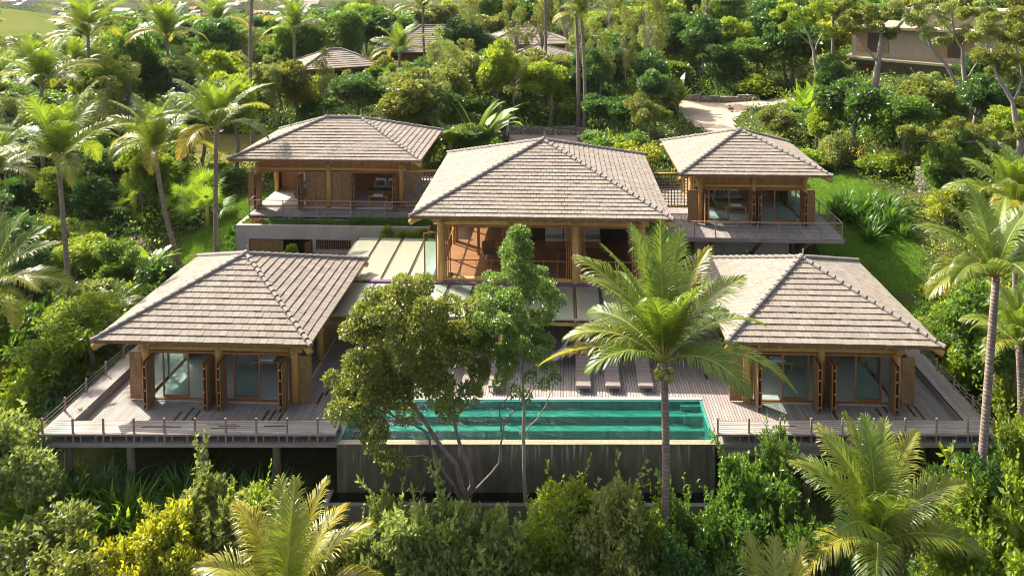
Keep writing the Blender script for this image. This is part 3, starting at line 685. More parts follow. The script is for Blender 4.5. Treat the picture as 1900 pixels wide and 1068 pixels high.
part('cabinet_door', b, M['brownc'], t)

# ---- glass canopies
def canopy(name, label, xa, xb, ya, yb, za, zb, n, posts=()):
    t = thing(name, label, 'canopy', ((xa+xb)/2, (ya+yb)/2, za)); g = MB(); m = MB(); f = MB(); wdt = (xb-xa)/n
    zz = lambda y: za+(zb-za)*(y-ya)/(yb-ya)
    for i in range(n):
        x0 = xa+i*wdt
        for lst, e, dz, q in ((g, .012, .05, .012), (m, .09, 0, .01)):
            V = [(x0+e, ya, zz(ya)+dz), (x0+wdt-e, ya, zz(ya)+dz), (x0+wdt-e, yb, zz(yb)+dz), (x0+e, yb, zz(yb)+dz)]
            lst.add([(x, y, z) for x, y, z in V]+[(x, y, z-q) for x, y, z in V], [(0, 1, 2, 3), (7, 6, 5, 4), (0, 4, 5, 1), (1, 5, 6, 2), (2, 6, 7, 3), (3, 7, 4, 0)])
    part('glass_roof', g, M['canglass'], t); part('bamboo_mat', m, M['mat'], t)
    for i in range(n+1):
        b = MB(); b.tube([(xa+i*wdt, ya-.1, zz(ya)-.13), (xa+i*wdt, yb, zz(yb)-.13)], .08, 8); part('beam', b, M['oldlog'], t, True)
    b = MB(); b.tube([(xa-.1, ya+.1, za-.27), (xb+.1, ya+.1, za-.27)], .1, 8); part('front_beam', b, M['log'], t, True)
    b = MB(); b.box(xa, xb, ya-.03, ya+.0, za-.03, za+.07); part('edge_trim', b, M['steel'], t)
    for x, y, z0 in posts: b = MB(); b.tube([(x, y, z0), (x, y, za-.3)], .15, 12); part('post', b, M['log'], t, True)
canopy('terrace_canopy', 'long glass canopy lined with cane mats above the pool terrace', -11.6, 7.5, 36.65, 40.25, 2.45, 2.55, 14, [(x, 36.95, 0) for x in (-9.5, -6.3, -3.05, .8, 4.3)])
canopy('entrance_canopy', 'glass canopy with pale cane mats left of the main house', -12.9, -7.15, 40.55, 46.6, 2.6, 2.75, 4, [(-12.7, 46.3, 0)])

# ---- decks, sheared to the slight angle of the pool
ZB = .42
def deck(name, label, rects, bands, rim, stilts, posts, xb):
    root = thing(name, label, 'deck', (np.mean([r[0] for r in rects]), 33, -.1)); b = MB()
    for r in rects: b.box(*r, -.09, -.0)
    part('deck_boards', b.shear(), M['deck'], root)
    for r, ax in bands: b = MB(); b.box(*r, ZB-.07, ZB); part('ledge', b.shear(), M['deckx' if ax == 0 else 'deck'], root)
    for p, q, z0, z1, wd in rim:
        b = MB(); b.beam((*p, (z0+z1)/2), (*q, (z0+z1)/2), wd, z1-z0); part('rim_beam', b.shear(), M['deckbeam'], root)
    for x, y in stilts:
        yy = y+.0446*x; b = MB(); b.tube([(x, yy, float(hgt(x, yy))-.6), (x+.03, yy, -1.5), (x, yy, -.12)], [.19, .17, .16], 12); part('stilt', b, M['oldlog'], root, True)
    for (x, y) in posts:
        b = MB(); b.box(x-.035, x+.035, y-.03, y+.03, -.12, ZB+.64); part('rail_post', b.shear(), M['railpost'], root)
    for (p, q) in xb:
        b = MB()
        for k in (.16, .33, .5): b.tube([(*p, ZB+k), (*q, ZB+k)], .008, 5, False)
        part('cable', b.shear(), M['steel'], root)
    return root
YD = 30.8
lp = [(-21.86+1.29*i, YD-.03) for i in range(10)]+[(-21.9, YD+1.5*i) for i in range(1, 6)]
ld = deck('timber_deck', 'weathered timber deck on stilts round the lower left pavilion', [(-21.9, -9.45, YD, 41.2)],
    [((-21.93, -9.5, YD-.05, YD+.8), 0), ((-21.93, -21.1, YD+.8, 40.5), 1)],
    [((-21.95, YD-.08), (-9.45, YD-.08), .33, .415, .07), ((-21.95, YD-.06), (-9.45, YD-.06), -.16, -.005, .09), ((-21.96, YD-.1), (-21.96, 40.5), .33, .415, .06), ((-21.96, YD-.1), (-21.96, 40.5), -.16, -.005, .08),
     ((-21.1, YD+.8), (-21.1, 40.5), .0, .35, .03), ((-21.1, YD+.8), (-9.5, YD+.8), .0, .35, .03)],
    [(-21.3, 31.5), (-18.6, 31.5), (-15.4, 31.5), (-12.3, 31.5), (-9.9, 33.2), (-14.5, 34.5), (-11.3, 34.5), (-17.5, 34.5)], lp, [((-21.9, YD), (-9.6, YD)), ((-21.9, YD), (-21.9, 38.5))])
for i in range(19):
    b = MB(); x = -21.6+.645*i; b.box(x-.03, x+.03, YD+.05, YD+.1, 0.002, ZB-.072); part('ledge_support', b.shear(), M['deckbeam'], ld)
rp = [(6.5+1.3*i, YD-.03) for i in range(9)]+[(17.98, YD-.03)]+[(18.0, YD+1.6*i) for i in range(1, 5)]
rd = deck('timber_deck', 'weathered timber deck round the lower right pavilion beside the pool', [(6.4, 18.0, YD, 41.4)],
    [((6.45, 18.03, YD-.05, YD+.8), 0), ((17.2, 18.03, YD+.8, 40.5), 1)],
    [((6.4, YD-.08), (18.05, YD-.08), .33, .415, .07), ((6.4, YD-.06), (18.05, YD-.06), -.16, -.005, .09), ((18.06, YD-.1), (18.06, 40.5), .33, .415, .06), ((18.06, YD-.1), (18.06, 40.5), -.16, -.005, .08),
     ((17.2, YD+.8), (17.2, 40.5), .0, .35, .03), ((6.5, YD+.8), (17.2, YD+.8), .0, .35, .03), ((6.5, YD+.15), (12.5, YD+.15), -.62, -.17, .2)],
    [(7.4, 32.5), (10.5, 31.5), (13.5, 31.5), (16.8, 31.5), (9, 35)], rp, [((6.5, YD), (18, YD)), ((18, YD), (18, 37.5))])
for i in range(18):
    b = MB(); x = 6.8+.645*i; b.box(x-.03, x+.03, YD+.05, YD+.1, 0.002, ZB-.072); part('ledge_support', b.shear(), M['deckbeam'], rd)
md = thing('pool_terrace', 'grey timber terrace between the pool and the main house', 'deck', (-1.5, 37, -.1)); b = MB(); b.box(-9.45, 6.4, 33.95, 41.2, -.09, -.002); part('deck_boards', b.shear(), M['deck'], md)
# missing or rain-dark boards
rr = random.Random(5)
for x, y, ln, k in ((-17.1, 32.1, .9, 1), (-16.7, 32.2, 1.1, 1), (-16.3, 32.3, .8, 1), (-13.2, 32.2, .9, 1), (-12.9, 32.3, .8, 1), (-12.5, 32.1, .7, 1), (-11.2, 33.6, .9, 1), (-11.0, 34.2, .8, 1),
                  (12.1, 32.4, .9, 1), (12.5, 32.2, .7, 1), (14.1, 32.2, 1.0, 1), (14.5, 32.9, .8, 1), (15.6, 32.6, 1.3, 1), (15.9, 32.4, 1.0, 1), (16.1, 34.2, .7, 1), (7.0, 35.6, .5, 1)):
    b = MB(); b.box(x-.06, x+.06, y, y+ln, .001, .005); part('dark_board', b.shear(), M['darkin'], ld if x < -9.5 else (rd if x > 6.4 else md))
for x, y, ln in ((-17.9, 31.15, 1.7), (-15.2, 31.3, 1.3), (-14.6, 31.2, .9), (-14.9, 31.05, 1.1), (-12.7, 31.2, .9), (9.3, 31.2, .6)): b = MB(); b.box(x, x+ln, y, y+.07, ZB+.001, ZB+.005); part('dark_board', b.shear(), M['darkin'], ld if x < 0 else rd)

# ---- pool
pool = thing('swimming_pool', 'green tiled infinity pool with long steps in front of the terrace', 'pool', (-1.5, 32, -3))
x0, x1, ya, yb = -9.45, 6.4, 30.72, 33.9
b = MB(); b.box(x0, x1, ya, ya+.2, -4.0, -.045); part('pool_wall', b.shear(), M['stain'], pool)
b = MB(); b.box(x0-.02, x1, ya-.03, ya+.27, -.043, -.018); part('rim', b.shear(), M['rim'], pool)
b = MB(); b.box(x0+.1, x1-.1, ya+.2, 32.55, -1.35, -1.25).box(x0, x0+.1, ya+.2, yb, -1.3, .0).box(x1-.1, x1, ya+.2, yb, -1.3, -.003).box(x0+.1, x1-.1, yb-.1, yb, -1.3, -.003).box(x0+.1, x1-.1, ya+.2, ya+.27, -1.3, -.05); part('pool_shell', b.shear(), M['pooltile'], pool)
b = MB(); b.box(x0+.1, x1-.1, 32.55, yb-.1, -1.25, -.62); part('step', b.shear(), M['pooltile'], pool)
b = MB(); b.box(x0+.1, x1-.1, 33.15, yb-.1, -.618, -.33); part('step', b.shear(), M['pooltile'], pool)
b = MB(); b.box(x0+.1, x1-.1, 32.53, 32.85, -.64, -.612); part('step_nosing', b.shear(), M['nosing'], pool)
b = MB(); b.box(x0+.1, x1-.1, 33.13, 33.33, -.35, -.322); part('step_nosing', b.shear(), M['nosing'], pool)
b = MB(); b.box(x1-.95, x1-.1, 32.95, 33.2, -.6, -.2); part('corner_step', b.shear(), M['nosing'], pool)
b = MB(); b.box(x1-1.0, x1-.1, 33.55, 33.8, -.32, -.12); part('corner_step', b.shear(), M['pooltile'], pool)
b = MB(); b.poly([(x0+.1, ya+.27, -.03), (x1-.1, ya+.27, -.03), (x1-.1, yb-.1, -.03), (x0+.1, yb-.1, -.03)]); part('pool_water', b.shear(), M['water'], pool)
b = MB(); b.box(x0-.02, x1+.05, yb-.02, yb+.13, -.0, .035); part('coping', b.shear(), M['coping'], pool)
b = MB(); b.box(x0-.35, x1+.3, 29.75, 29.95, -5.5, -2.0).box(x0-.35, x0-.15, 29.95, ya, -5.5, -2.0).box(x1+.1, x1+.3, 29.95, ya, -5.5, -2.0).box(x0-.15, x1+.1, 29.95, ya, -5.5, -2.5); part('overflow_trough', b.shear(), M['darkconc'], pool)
b = MB(); b.poly([(x0-.15, 29.95, -2.12), (x1+.1, 29.95, -2.12), (x1+.1, ya, -2.12), (x0-.15, ya, -2.12)]); part('trough_water', b.shear(), M['water2'], pool)
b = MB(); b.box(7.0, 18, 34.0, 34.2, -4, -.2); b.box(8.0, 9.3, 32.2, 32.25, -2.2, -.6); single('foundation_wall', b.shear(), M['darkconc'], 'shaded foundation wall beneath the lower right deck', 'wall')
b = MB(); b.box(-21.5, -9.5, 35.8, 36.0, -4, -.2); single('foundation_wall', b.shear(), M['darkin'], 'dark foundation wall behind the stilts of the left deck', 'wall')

# ---- sun loungers
def lounger0():
    t = thing('sun_lounger', '', 'sun lounger', (0, 0, 0), 'sun loungers beside the pool')
    b = MB(); b.box(-.33, .33, 0, 1.25, .30, .345); part('seat', b, M['wicker'], t)
    b = MB(); c, s = math.cos(R(28)), math.sin(R(28))
    v = [(x, 1.25+c*q-s*k, .345+s*q+c*k) for k in (-.04, 0) for q in (0.01, .82) for x in (-.33, .33)]; b.add(v, [(0, 2, 3, 1), (4, 5, 7, 6), (0, 1, 5, 4), (2, 6, 7, 3), (0, 4, 6, 2), (1, 3, 7, 5)]); part('backrest', b, M['wicker'], t)
    b = MB(); b.box(-.35, .35, -.03, 0, .24, .35).box(-.365, -.335, -.02, 1.9, .24, .3).box(.335, .365, -.02, 1.9, .24, .3).box(-.33, .33, .42, .46, .347, .355).box(-.33, .33, .9, .94, .347, .355); part('frame', b, M['lframe'], t)
    for x in (-.34, .29):
        for y in (.05, 1.75): b = MB(); b.box(x, x+.05, y, y+.05, 0, .24); part('leg', b, M['lframe'], t)
    return t
l0 = lounger0(); lbl = ['leftmost sun lounger half hidden by the olive green tree', 'second sun lounger from the left, dappled by tree leaves', 'sun lounger just right of the slender tree', 'middle sun lounger of the three right of the slender tree', 'sun lounger nearest the tall coconut palm trunk']
for i, u in enumerate((868, 920, 1083, 1138, 1199)):
    p = atZ(u, 728, 0)
    if i == 0: l0.location = (p[0], p[1], 0); l0['label'] = lbl[0]; l0.rotation_euler = (0, 0, R(-3))
    else: dup(l0, (p[0], p[1], 0), 0, label=lbl[i])
b = MB(); pa = np.array(atY(1062, 612, 37)); pb = np.array(atY(1005, 640, 37.3))
for i in range(12):
    s = i/12; e = (i+1)/12
    P = [pa+(pb-pa)*k+np.array([0, 0, -.9*math.sin(math.pi*k)**1]) for k in (s, e)]; wd = [.02+.45*math.sin(math.pi*k) for k in (s, e)]
    b.add([P[0]-[0, wd[0], 0], P[0]+[0, wd[0], 0], P[1]+[0, wd[1], 0], P[1]-[0, wd[1], 0]]+[P[0]-[0, wd[0], .02], P[0]+[0, wd[0], -.02], P[1]+[0, wd[1], -.02], P[1]-[0, wd[1], .02]], [(0, 1, 2, 3), (7, 6, 5, 4), (0, 3, 7, 4), (1, 5, 6, 2)])
single('hammock', b, M['hammock'], 'pale blue striped hammock slung under the terrace canopy', 'hammock')

# ---- stone walls
def wall_line(name, label, pts, h, th, mat, cat='wall'):
    b = MB()
    for p, q in zip(pts[:-1], pts[1:]):
        n = max(1, int(math.hypot(q[0]-p[0], q[1]-p[1])/1.0))
        for i in range(n):
            a = np.array(p)+(np.array(q)-p)*i/n; c = np.array(p)+(np.array(q)-p)*(i+1)/n; z = float(hgt(a[0], a[1]))
            d = (c-a)/np.linalg.norm(c-a); nn = np.array([-d[1], d[0]])*th/2; z2 = z+h+.08*math.sin(i*1.7)
            v = [(*(a-nn), z-.5), (*(c-nn), z-.5), (*(c+nn), z-.5), (*(a+nn), z-.5), (*(a-nn), z2), (*(c-nn), z2), (*(c+nn), z2), (*(a+nn), z2)]
            b.add(v, [(0, 3, 2, 1), (4, 5, 6, 7), (0, 1, 5, 4), (1, 2, 6, 5), (2, 3, 7, 6), (3, 0, 4, 7)])
    return single(name, b, mat, label, cat)
wall_line('stone_wall', 'low rubble stone wall behind the paved court', [gz(945, 251), gz(1088, 251)], .8, .4, M['stone'])
wall_line('stone_wall', 'curved stone kerb wall beside the driveway under magenta flowers', [gz(1238, 180), gz(1262, 186), gz(1300, 190), gz(1350, 191), gz(1408, 186)], .7, .35, M['stone'])
p = atY(1700, 350, 57); q = atY(1818, 388, 53)
wall_line('stone_wall', 'tall rubble stone wall right of the bright lawn', [(p[0], p[1]), (q[0], q[1])], 1.7, .4, M['stone'])
b = MB(); b.box(q[0]+.1, q[0]+.5, q[1]-.2, q[1]+.2, float(hgt(q[0], q[1]))-.3, float(hgt(q[0], q[1]))+2.0); single('gate_post', b, M['white'], 'white gate post at the right end of the tall stone wall', 'post')
p = ground_at(1083, 262); b = MB(); b.box(p[0]-.6, p[0]+1.1, p[1]-.5, p[1]+.5, p[2]-.2, p[2]+.55); single('planter_box', b, M['darkconc'], 'square concrete planter at the right corner of the paved court', 'planter')
# parked motorcycle half hidden behind the broad-leaved palm
p = ground_at(948, 262); t = thing('parked_cart', 'dark golf cart with white edging half hidden beside the paved court', 'golf cart', (p[0]-.9, p[1], p[2]))
x, y, z = p[0]-.9, p[1], p[2]
b = MB(); b.box(x-.65, x+.65, y-1.1, y+1.1, z+.25, z+.75); bev(part('body', b, M['darkin'], t), .12)
b = MB(); b.box(x-.6, x+.6, y-.5, y+.2, z+.75, z+.95); part('seat', b, M['brownc'], t)
b = MB(); b.box(x-.7, x+.7, y-1.1, y+1.0, z+1.75, z+1.82); bev(part('roof', b, M['white'], t), .03)
for i in (-.6, .6):
    for j in (-.95, .85): b = MB(); b.beam((x+i, y+j, z+.7), (x+i, y+j*.9, z+1.75), .05, .05, (0, 1, 0)); part('roof_post', b, M['white'], t)
for i in (-.62, .62):
    for j in (-.75, .75): b = MB(); b.tube([(x+i-.08, y+j, z+.25), (x+i+.08, y+j, z+.25)], .25, 14); part('wheel', b, M['darkin'], t, True)

# ---- houses behind
def far_house(u, v, Y, wx, wy, rise, wall_h, rz, label, mat='redwood', ex=.5):
    c = atY(u, v, Y); x, y, z = c; t = thing('tiled_house', label, 'house', (x, y, z-rise-wall_h), 'tiled houses up the hill', rot=(0, 0, R(rz)))
    ze = z-rise; xa = x-max(0, (wx-wy)/2); xb = x+max(0, (wx-wy)/2)
    hip_roof(t, x-wx/2, x+wx/2, y-wy/2, y+wy/2, ze, z, xa, xb, ex, .6, detail=False)
    g0 = ze-wall_h
    b = MB(); X0, X1, Y0, Y1 = x-wx/2+1.2, x+wx/2-1.2, y-wy/2+1.2, y+wy/2-1.2; b.box(X0, X1, Y0, Y1, g0-2, ze+.2); part('wall', b, M[mat], t)
    for k in range(3):
        xx = X0+.6+(X1-X0-1.2)*k/2.6; b = MB(); b.box(xx, xx+1.1, Y0-.05, Y0-.003, g0+.2, ze-.5); part('window', b, M['darkin'], t)
    for xx in (X0, X1): b = MB(); b.tube([(xx, Y0-.1, g0-2), (xx, Y0-.1, ze)], .16, 8); part('post', b, M['log'], t, True)
far_house(975, 50, 110, 12.5, 11, 2.0, 3, 8, 'tiled house on the hill seen between two thin trunks above the court')
far_house(1000, 82, 98, 8.5, 8.5, 1.6, 3, -12, 'smaller tiled roof just below and in front of the hill house')
far_house(622, 92, 88, 9.5, 8, 1.7, 3, 28, 'tiled red walled house partly covered by trees behind the upper left house')
far_house(812, 48, 108, 16, 11, 3.2, 3, 10, 'large tiled house behind the feathery palm, upper middle')
# concrete two storey house, top right
c = atY(1580, 150, 98); cz = float(c[2]); t = thing('concrete_house', 'two storey rendered house with wooden shutters behind trees, top right', 'house', (c[0], c[1], cz), rot=(0, 0, R(-42)))
x, y, z = c
M['render'] = m_simple('rendered_wall', (.25, .205, .145), (.32, .265, .19), 1.5, .9)
def wbox(nm, mt, *a): b = MB(); b.box(x+a[0], x+a[1], y+a[2], y+a[3], z+a[4], z+a[5]); return part(nm, b, M[mt], t)
wbox('ground_floor', 'render', 0, 27, 0, 10, -3, 3.0); wbox('upper_floor', 'render', 0, 20, .05, 10, 3.25, 6.9)
wbox('ledge', 'rim', -1, 27.5, -1.6, 10.2, 3.0, 3.25); wbox('roof_slab', 'render', -.6, 20.6, -1.0, 10.4, 6.9, 7.2); wbox('attic', 'render', 6, 16, 3, 9, 7.2, 9.2); wbox('attic_roof', 'render', 5.4, 16.6, 2.4, 9.6, 9.2, 9.4)
for a, b_, k0, k1 in ((.5, 1.9, 3.9, 6.3), (9.5, 11, 3.9, 6.3), (16, 17.5, 3.9, 6.3)):
    w1 = wbox('shutter', 'weave', a, b_, -.02, .046, k0, k1); wbox('window', 'darkin', b_, b_+1.7, 0.0, .045, k0, k1); wbox('shutter', 'weave', b_+1.72, b_+2.5, -.02, .046, k0, k1)
wbox('door', 'redwood', .7, 3.6, -.05, -.003, -.4, 2.3); wbox('glass_porch_roof', 'canglass', 20, 27, -4, -1.6, 2.5, 2.56); wbox('window', 'darkin', 20.5, 26, -.06, -.003, 0, 2.2); wbox('step', 'concrete', -.2, 8, -4, -2, -.6, -.2)
# far village
rr = random.Random(11); vcol = [m_simple('village_render_%d' % i, tuple(k*.75 for k in c), tuple(k*.85 for k in c), .5, .9, bd=0) for i, c in enumerate(((.55, .50, .45), (.48, .36, .28), (.60, .58, .55), (.35, .42, .48)))]
vroof = [m_simple('village_roof_%d' % i, c, tuple(k*.8 for k in c), .8, .9, bd=0) for i, c in enumerate(((.36, .15, .10), (.42, .22, .15), (.45, .40, .36)))]
VN = 0
for i in range(200):
    if VN >= 60: break
    u = rr.uniform(-10, 640) if rr.random() < .85 else rr.uniform(640, 1000); v = rr.uniform(-12, 36) if rr.random() < .7 else rr.uniform(36, 70)
    p = ground_at(u, v)
    if p[1] < 190 or (abs(p[0]+200) < 80 and p[1] < 330): continue
    wd, dp, hh = rr.uniform(8, 16), rr.uniform(7, 10), rr.uniform(3, 6); rz = rr.uniform(-.5, .5); x, y, z = p; ci, ri = rr.randrange(4), rr.randrange(3)
    t = thing('village_house', '', 'house', (x, y, z), 'far village houses beyond the trees', rot=(0, 0, rz)); VN += 1
    t['label'] = '%s walled %s village house with %s roof in the hazy valley' % (['cream', 'ochre', 'white', 'pale blue'][ci], 'wide' if wd > 12 else 'narrow', ['rust red', 'orange', 'grey'][ri])
    b = MB(); b.box(x-wd/2, x+wd/2, y-dp/2, y+dp/2, z-3, z+hh); part('wall', b, vcol[ci], t)
    b = MB(); e = .6; X0, X1, Y0, Y1 = x-wd/2-e, x+wd/2+e, y-dp/2-e, y+dp/2+e; b.add([(X0, Y0, z+hh), (X1, Y0, z+hh), (X1, Y1, z+hh), (X0, Y1, z+hh), (X0, y, z+hh+2.2), (X1, y, z+hh+2.2)], [(0, 1, 5, 4), (2, 3, 4, 5), (0, 4, 3), (1, 2, 5), (3, 2, 1, 0)]); part('roof', b, vroof[ri], t)
    for k in range(2): b = MB(); xx = x-wd/4+k*wd/2; b.box(xx-.6, xx+.6, y-dp/2-.05, y-dp/2-.003, z+1, z+2.2); part('window', b, M['darkin'], t)
# ================================================================ vegetation meshes
def leaf_quads(P, A, Nn, ls, lw, rng):
    """P base points, A axis dirs, Nn normals; rhombic leaves with a slight fold"""
    A = A/(np.linalg.norm(A, axis=1)[:, None]+1e-9); S = np.cross(Nn, A); S /= (np.linalg.norm(S, axis=1)[:, None]+1e-9); U = np.cross(A, S)
    l = (ls*rng.uniform(.65, 1.3, len(P)))[:, None]; w_ = l*lw/ls
    m = P+A*l*.45+U*l*.06
    return np.stack([P, m+S*w_*.5, P+A*l-U*l*.08, m-S*w_*.5], 1)
def clumps_to_quads(C, CR, n, ls, lw, rng, flat=.8, up=.5, shell=.55):
    C = np.asarray(C, float); CR = np.asarray(CR, float); pk = CR**2; pk = pk/pk.sum(); idx = rng.choice(len(C), n, p=pk)
    d = rng.normal(size=(n, 3)); d /= np.linalg.norm(d, axis=1)[:, None]; d[:, 2] = np.where(rng.random(n) < .45, np.abs(d[:, 2]), d[:, 2])
    r = (shell+(1-shell)*rng.random(n)**.6)*CR[idx]; P = C[idx]+d*r[:, None]*np.array([1, 1, flat])
    A = d*.6+rng.normal(size=(n, 3))*.55+np.array([0, 0, .15]); Nn = d*.5+rng.normal(size=(n, 3))*.45+np.array([0, 0, up])
    return leaf_quads(P, A, Nn, ls, lw, rng)
def crown_clumps(rng, n, r, cr, hollow=.35, zlow=-.6):
    C = []; lob = [(rng.uniform(-.5, .5, 3), rng.uniform(.42, .68)) for _ in range(5)]
    while len(C) < n:
        p = rng.uniform(-1, 1, 3); q = np.linalg.norm(p)
        if not (hollow < q < 1 and p[2] > zlow): continue
        o_, l_ = lob[rng.integers(5)]; p = o_+p*l_
        if p[2] > zlow: C.append(p*np.array(r)*1.05)
    return np.array(C), rng.uniform(.7, 1.25, n)*cr
def veg_mesh(name, quads, mat, attr=None):
    b = MB(); b.quads(quads, attr); return b.mesh(name, mat, attr=attr is not None)
def limb(b, p, q, r0, r1, rng, k=5, wob=.12, n=7):
    p = np.array(p, float); q = np.array(q, float); Ln = np.linalg.norm(q-p); pts = [p+(q-p)*i/k+(rng.normal(size=3)*wob*Ln*.25 if 0 < i < k else 0) for i in range(k+1)]
    b.tube(pts, [r0+(r1-r0)*i/k for i in range(k+1)], n); return pts

def spray(rng, p, ln, n=16, ls=.12, lw=.06):
    d = np.array(p)*[.7, .7, .3]+rng.normal(size=3)*.35+np.array([0, 0, .75]); d /= np.linalg.norm(d); ts = np.linspace(.2, 1, n)[:, None]; P = p+d*ln*ts*rng.uniform(.7, 1.4)+np.array([0, 0, -.12])*ts**2
    A = d*.7+rng.normal(size=(n, 3))*.7; return leaf_quads(P, A, rng.normal(size=(n, 3))*.5+[0, 0, .7], ls, lw, rng)
SHRUB = []; SHSTEM = []; TREE = []; TRUNKM = []; TREEF = []
for i in range(7):      # shrub about 1 m radius, 2 m tall, origin at the foot
    rng = np.random.default_rng(100+i); C, CR = crown_clumps(rng, 34, (.8, .8, .85), .30, .3, -1); C[:, 2] += 1.0
    Q = [clumps_to_quads(C, CR, 3600, (.17, .12, .20, .14, .17, .12, .15)[i], (.09, .075, .11, .06, .10, .07, .08)[i], rng)]
    for k in range(16): Q.append(spray(rng, C[k], .55))
    SHRUB.append(veg_mesh('foliage', np.concatenate(Q), M['leafB']))
    b = MB()
    for k in range(4): limb(b, (rng.uniform(-.1, .1), rng.uniform(-.1, .1), -.2), C[k], .035, .012, rng, 3, n=5)
    SHSTEM.append(b.mesh('stem', M['trunk'], smooth=True))
FINE = []
for i in range(5):      # finer leaved shrubs for the foreground
    rng = np.random.default_rng(150+i); C, CR = crown_clumps(rng, 48, (.8, .8, .9), .24, .3, -1); C[:, 2] += 1.0; ls = (.085, .10, .075, .115, .09)[i]
    Q = [clumps_to_quads(C, CR, 9500, ls, ls*.55, rng, .8, .5, .35)]+[spray(rng, C[k], .7, 22, ls*1.1, ls*.6) for k in range(34)]
    FINE.append(veg_mesh('foliage', np.concatenate(Q), M['leafB']))
for i in range(7):      # tree crown, radius about 3 m, height 7 m
    rng = np.random.default_rng(200+i); rz = (2.2, 1.8, 2.8, 2.4, 1.5, 2.6, 2.0)[i]; C, CR = crown_clumps(rng, 46, (2.5, 2.5, rz), .78, .45, -.7); C[:, 2] += 5.0
    TREE.append(veg_mesh('crown', clumps_to_quads(C, CR, 10500, (.30, .36, .26, .32, .24, .34, .28)[i], (.16, .2, .15, .15, .14, .18, .15)[i], rng, .75, .5, .4), M['leafB']))
    b = MB(); base = (0, 0, -.5); fork = (rng.uniform(-.4, .4), rng.uniform(-.4, .4), 5-rz*.7); limb(b, base, fork, .2, .14, rng, 5, .1, 9)
    for k in range(9): limb(b, fork, C[k]*np.array([.85, .85, 1]), .09, .025, rng, 4, .2, 5)
    TRUNKM.append(b.mesh('trunk', M['trunk'], smooth=True))
for i in range(4):      # sparse, open crown
    rng = np.random.default_rng(260+i); C, CR = crown_clumps(rng, 26, (2.1, 2.1, 2.9), .5, .5, -.9); C[:, 2] += 5.6
    TREEF.append((veg_mesh('crown', clumps_to_quads(C, CR, 3600, .19, .10, rng), M['leafG']), None))
    b = MB(); mid = (rng.uniform(-.3, .3), rng.uniform(-.3, .3), 3.4); limb(b, (0, 0, -.5), mid, .13, .09, rng, 5, .08, 8)
    for k in range(20): limb(b, (mid[0]*1.0, mid[1], mid[2]+rng.uniform(-.3, .8)), C[k], .05, .012, rng, 4, .25, 5)
    TREEF[-1] = (TREEF[-1][0], b.mesh('trunk', M['paletrunk'], smooth=True))
def blades(rng, n, ln, wd, e0=80, e1=25, curl=60, seg=4, spread=.25):
    Q = []
    for k in range(n):
        az = rng.uniform(0, 2*math.pi); e = R(rng.uniform(e1, e0)); l = ln*rng.uniform(.6, 1.15); w_ = wd*rng.uniform(.7, 1.2)
        p = np.array([rng.uniform(-spread, spread), rng.uniform(-spread, spread), 0.0]); s = np.array([-math.sin(az), math.cos(az), 0])+rng.normal(size=3)*.25; s /= np.linalg.norm(s)
        prev = None; c = R(curl)*rng.uniform(.5, 1.3)
        for i in range(seg+1):
            t = i/seg; ee = e-c*t*t; ww = w_*math.sin(math.pi*(.12+.86*t)) if t < 1 else .004
            L_, R_ = p-s*ww/2, p+s*ww/2
            if prev is not None: Q.append([prev[0], prev[1], R_, L_])
            prev = (L_, R_); p = p+l/seg*np.array([math.cos(az)*math.cos(ee), math.sin(az)*math.cos(ee), math.sin(ee)])
    return np.array(Q)
STRAP = [veg_mesh('leaves', blades(np.random.default_rng(300+i), 75, 1.35, .10), M['strap']) for i in range(4)]
BROAD = [veg_mesh('leaves', blades(np.random.default_rng(320+i), 42, 1.5, .26, 85, 45, 45, 4, .35), M['strapY']) for i in range(3)]
BANANA = []
for i in range(3):
    rng = np.random.default_rng(340+i); q = blades(rng, 13, 2.7, .62, 82, 30, 75, 7, .06); q[:, :, 2] += .9; BANANA.append(veg_mesh('leaves', q, M['strapY']))
bs = MB(); bs.tube([(0, 0, -.2), (0, 0, 1.1)], [.12, .08], 8); BSTEM = bs.mesh('stem', M['rachis'], smooth=True)

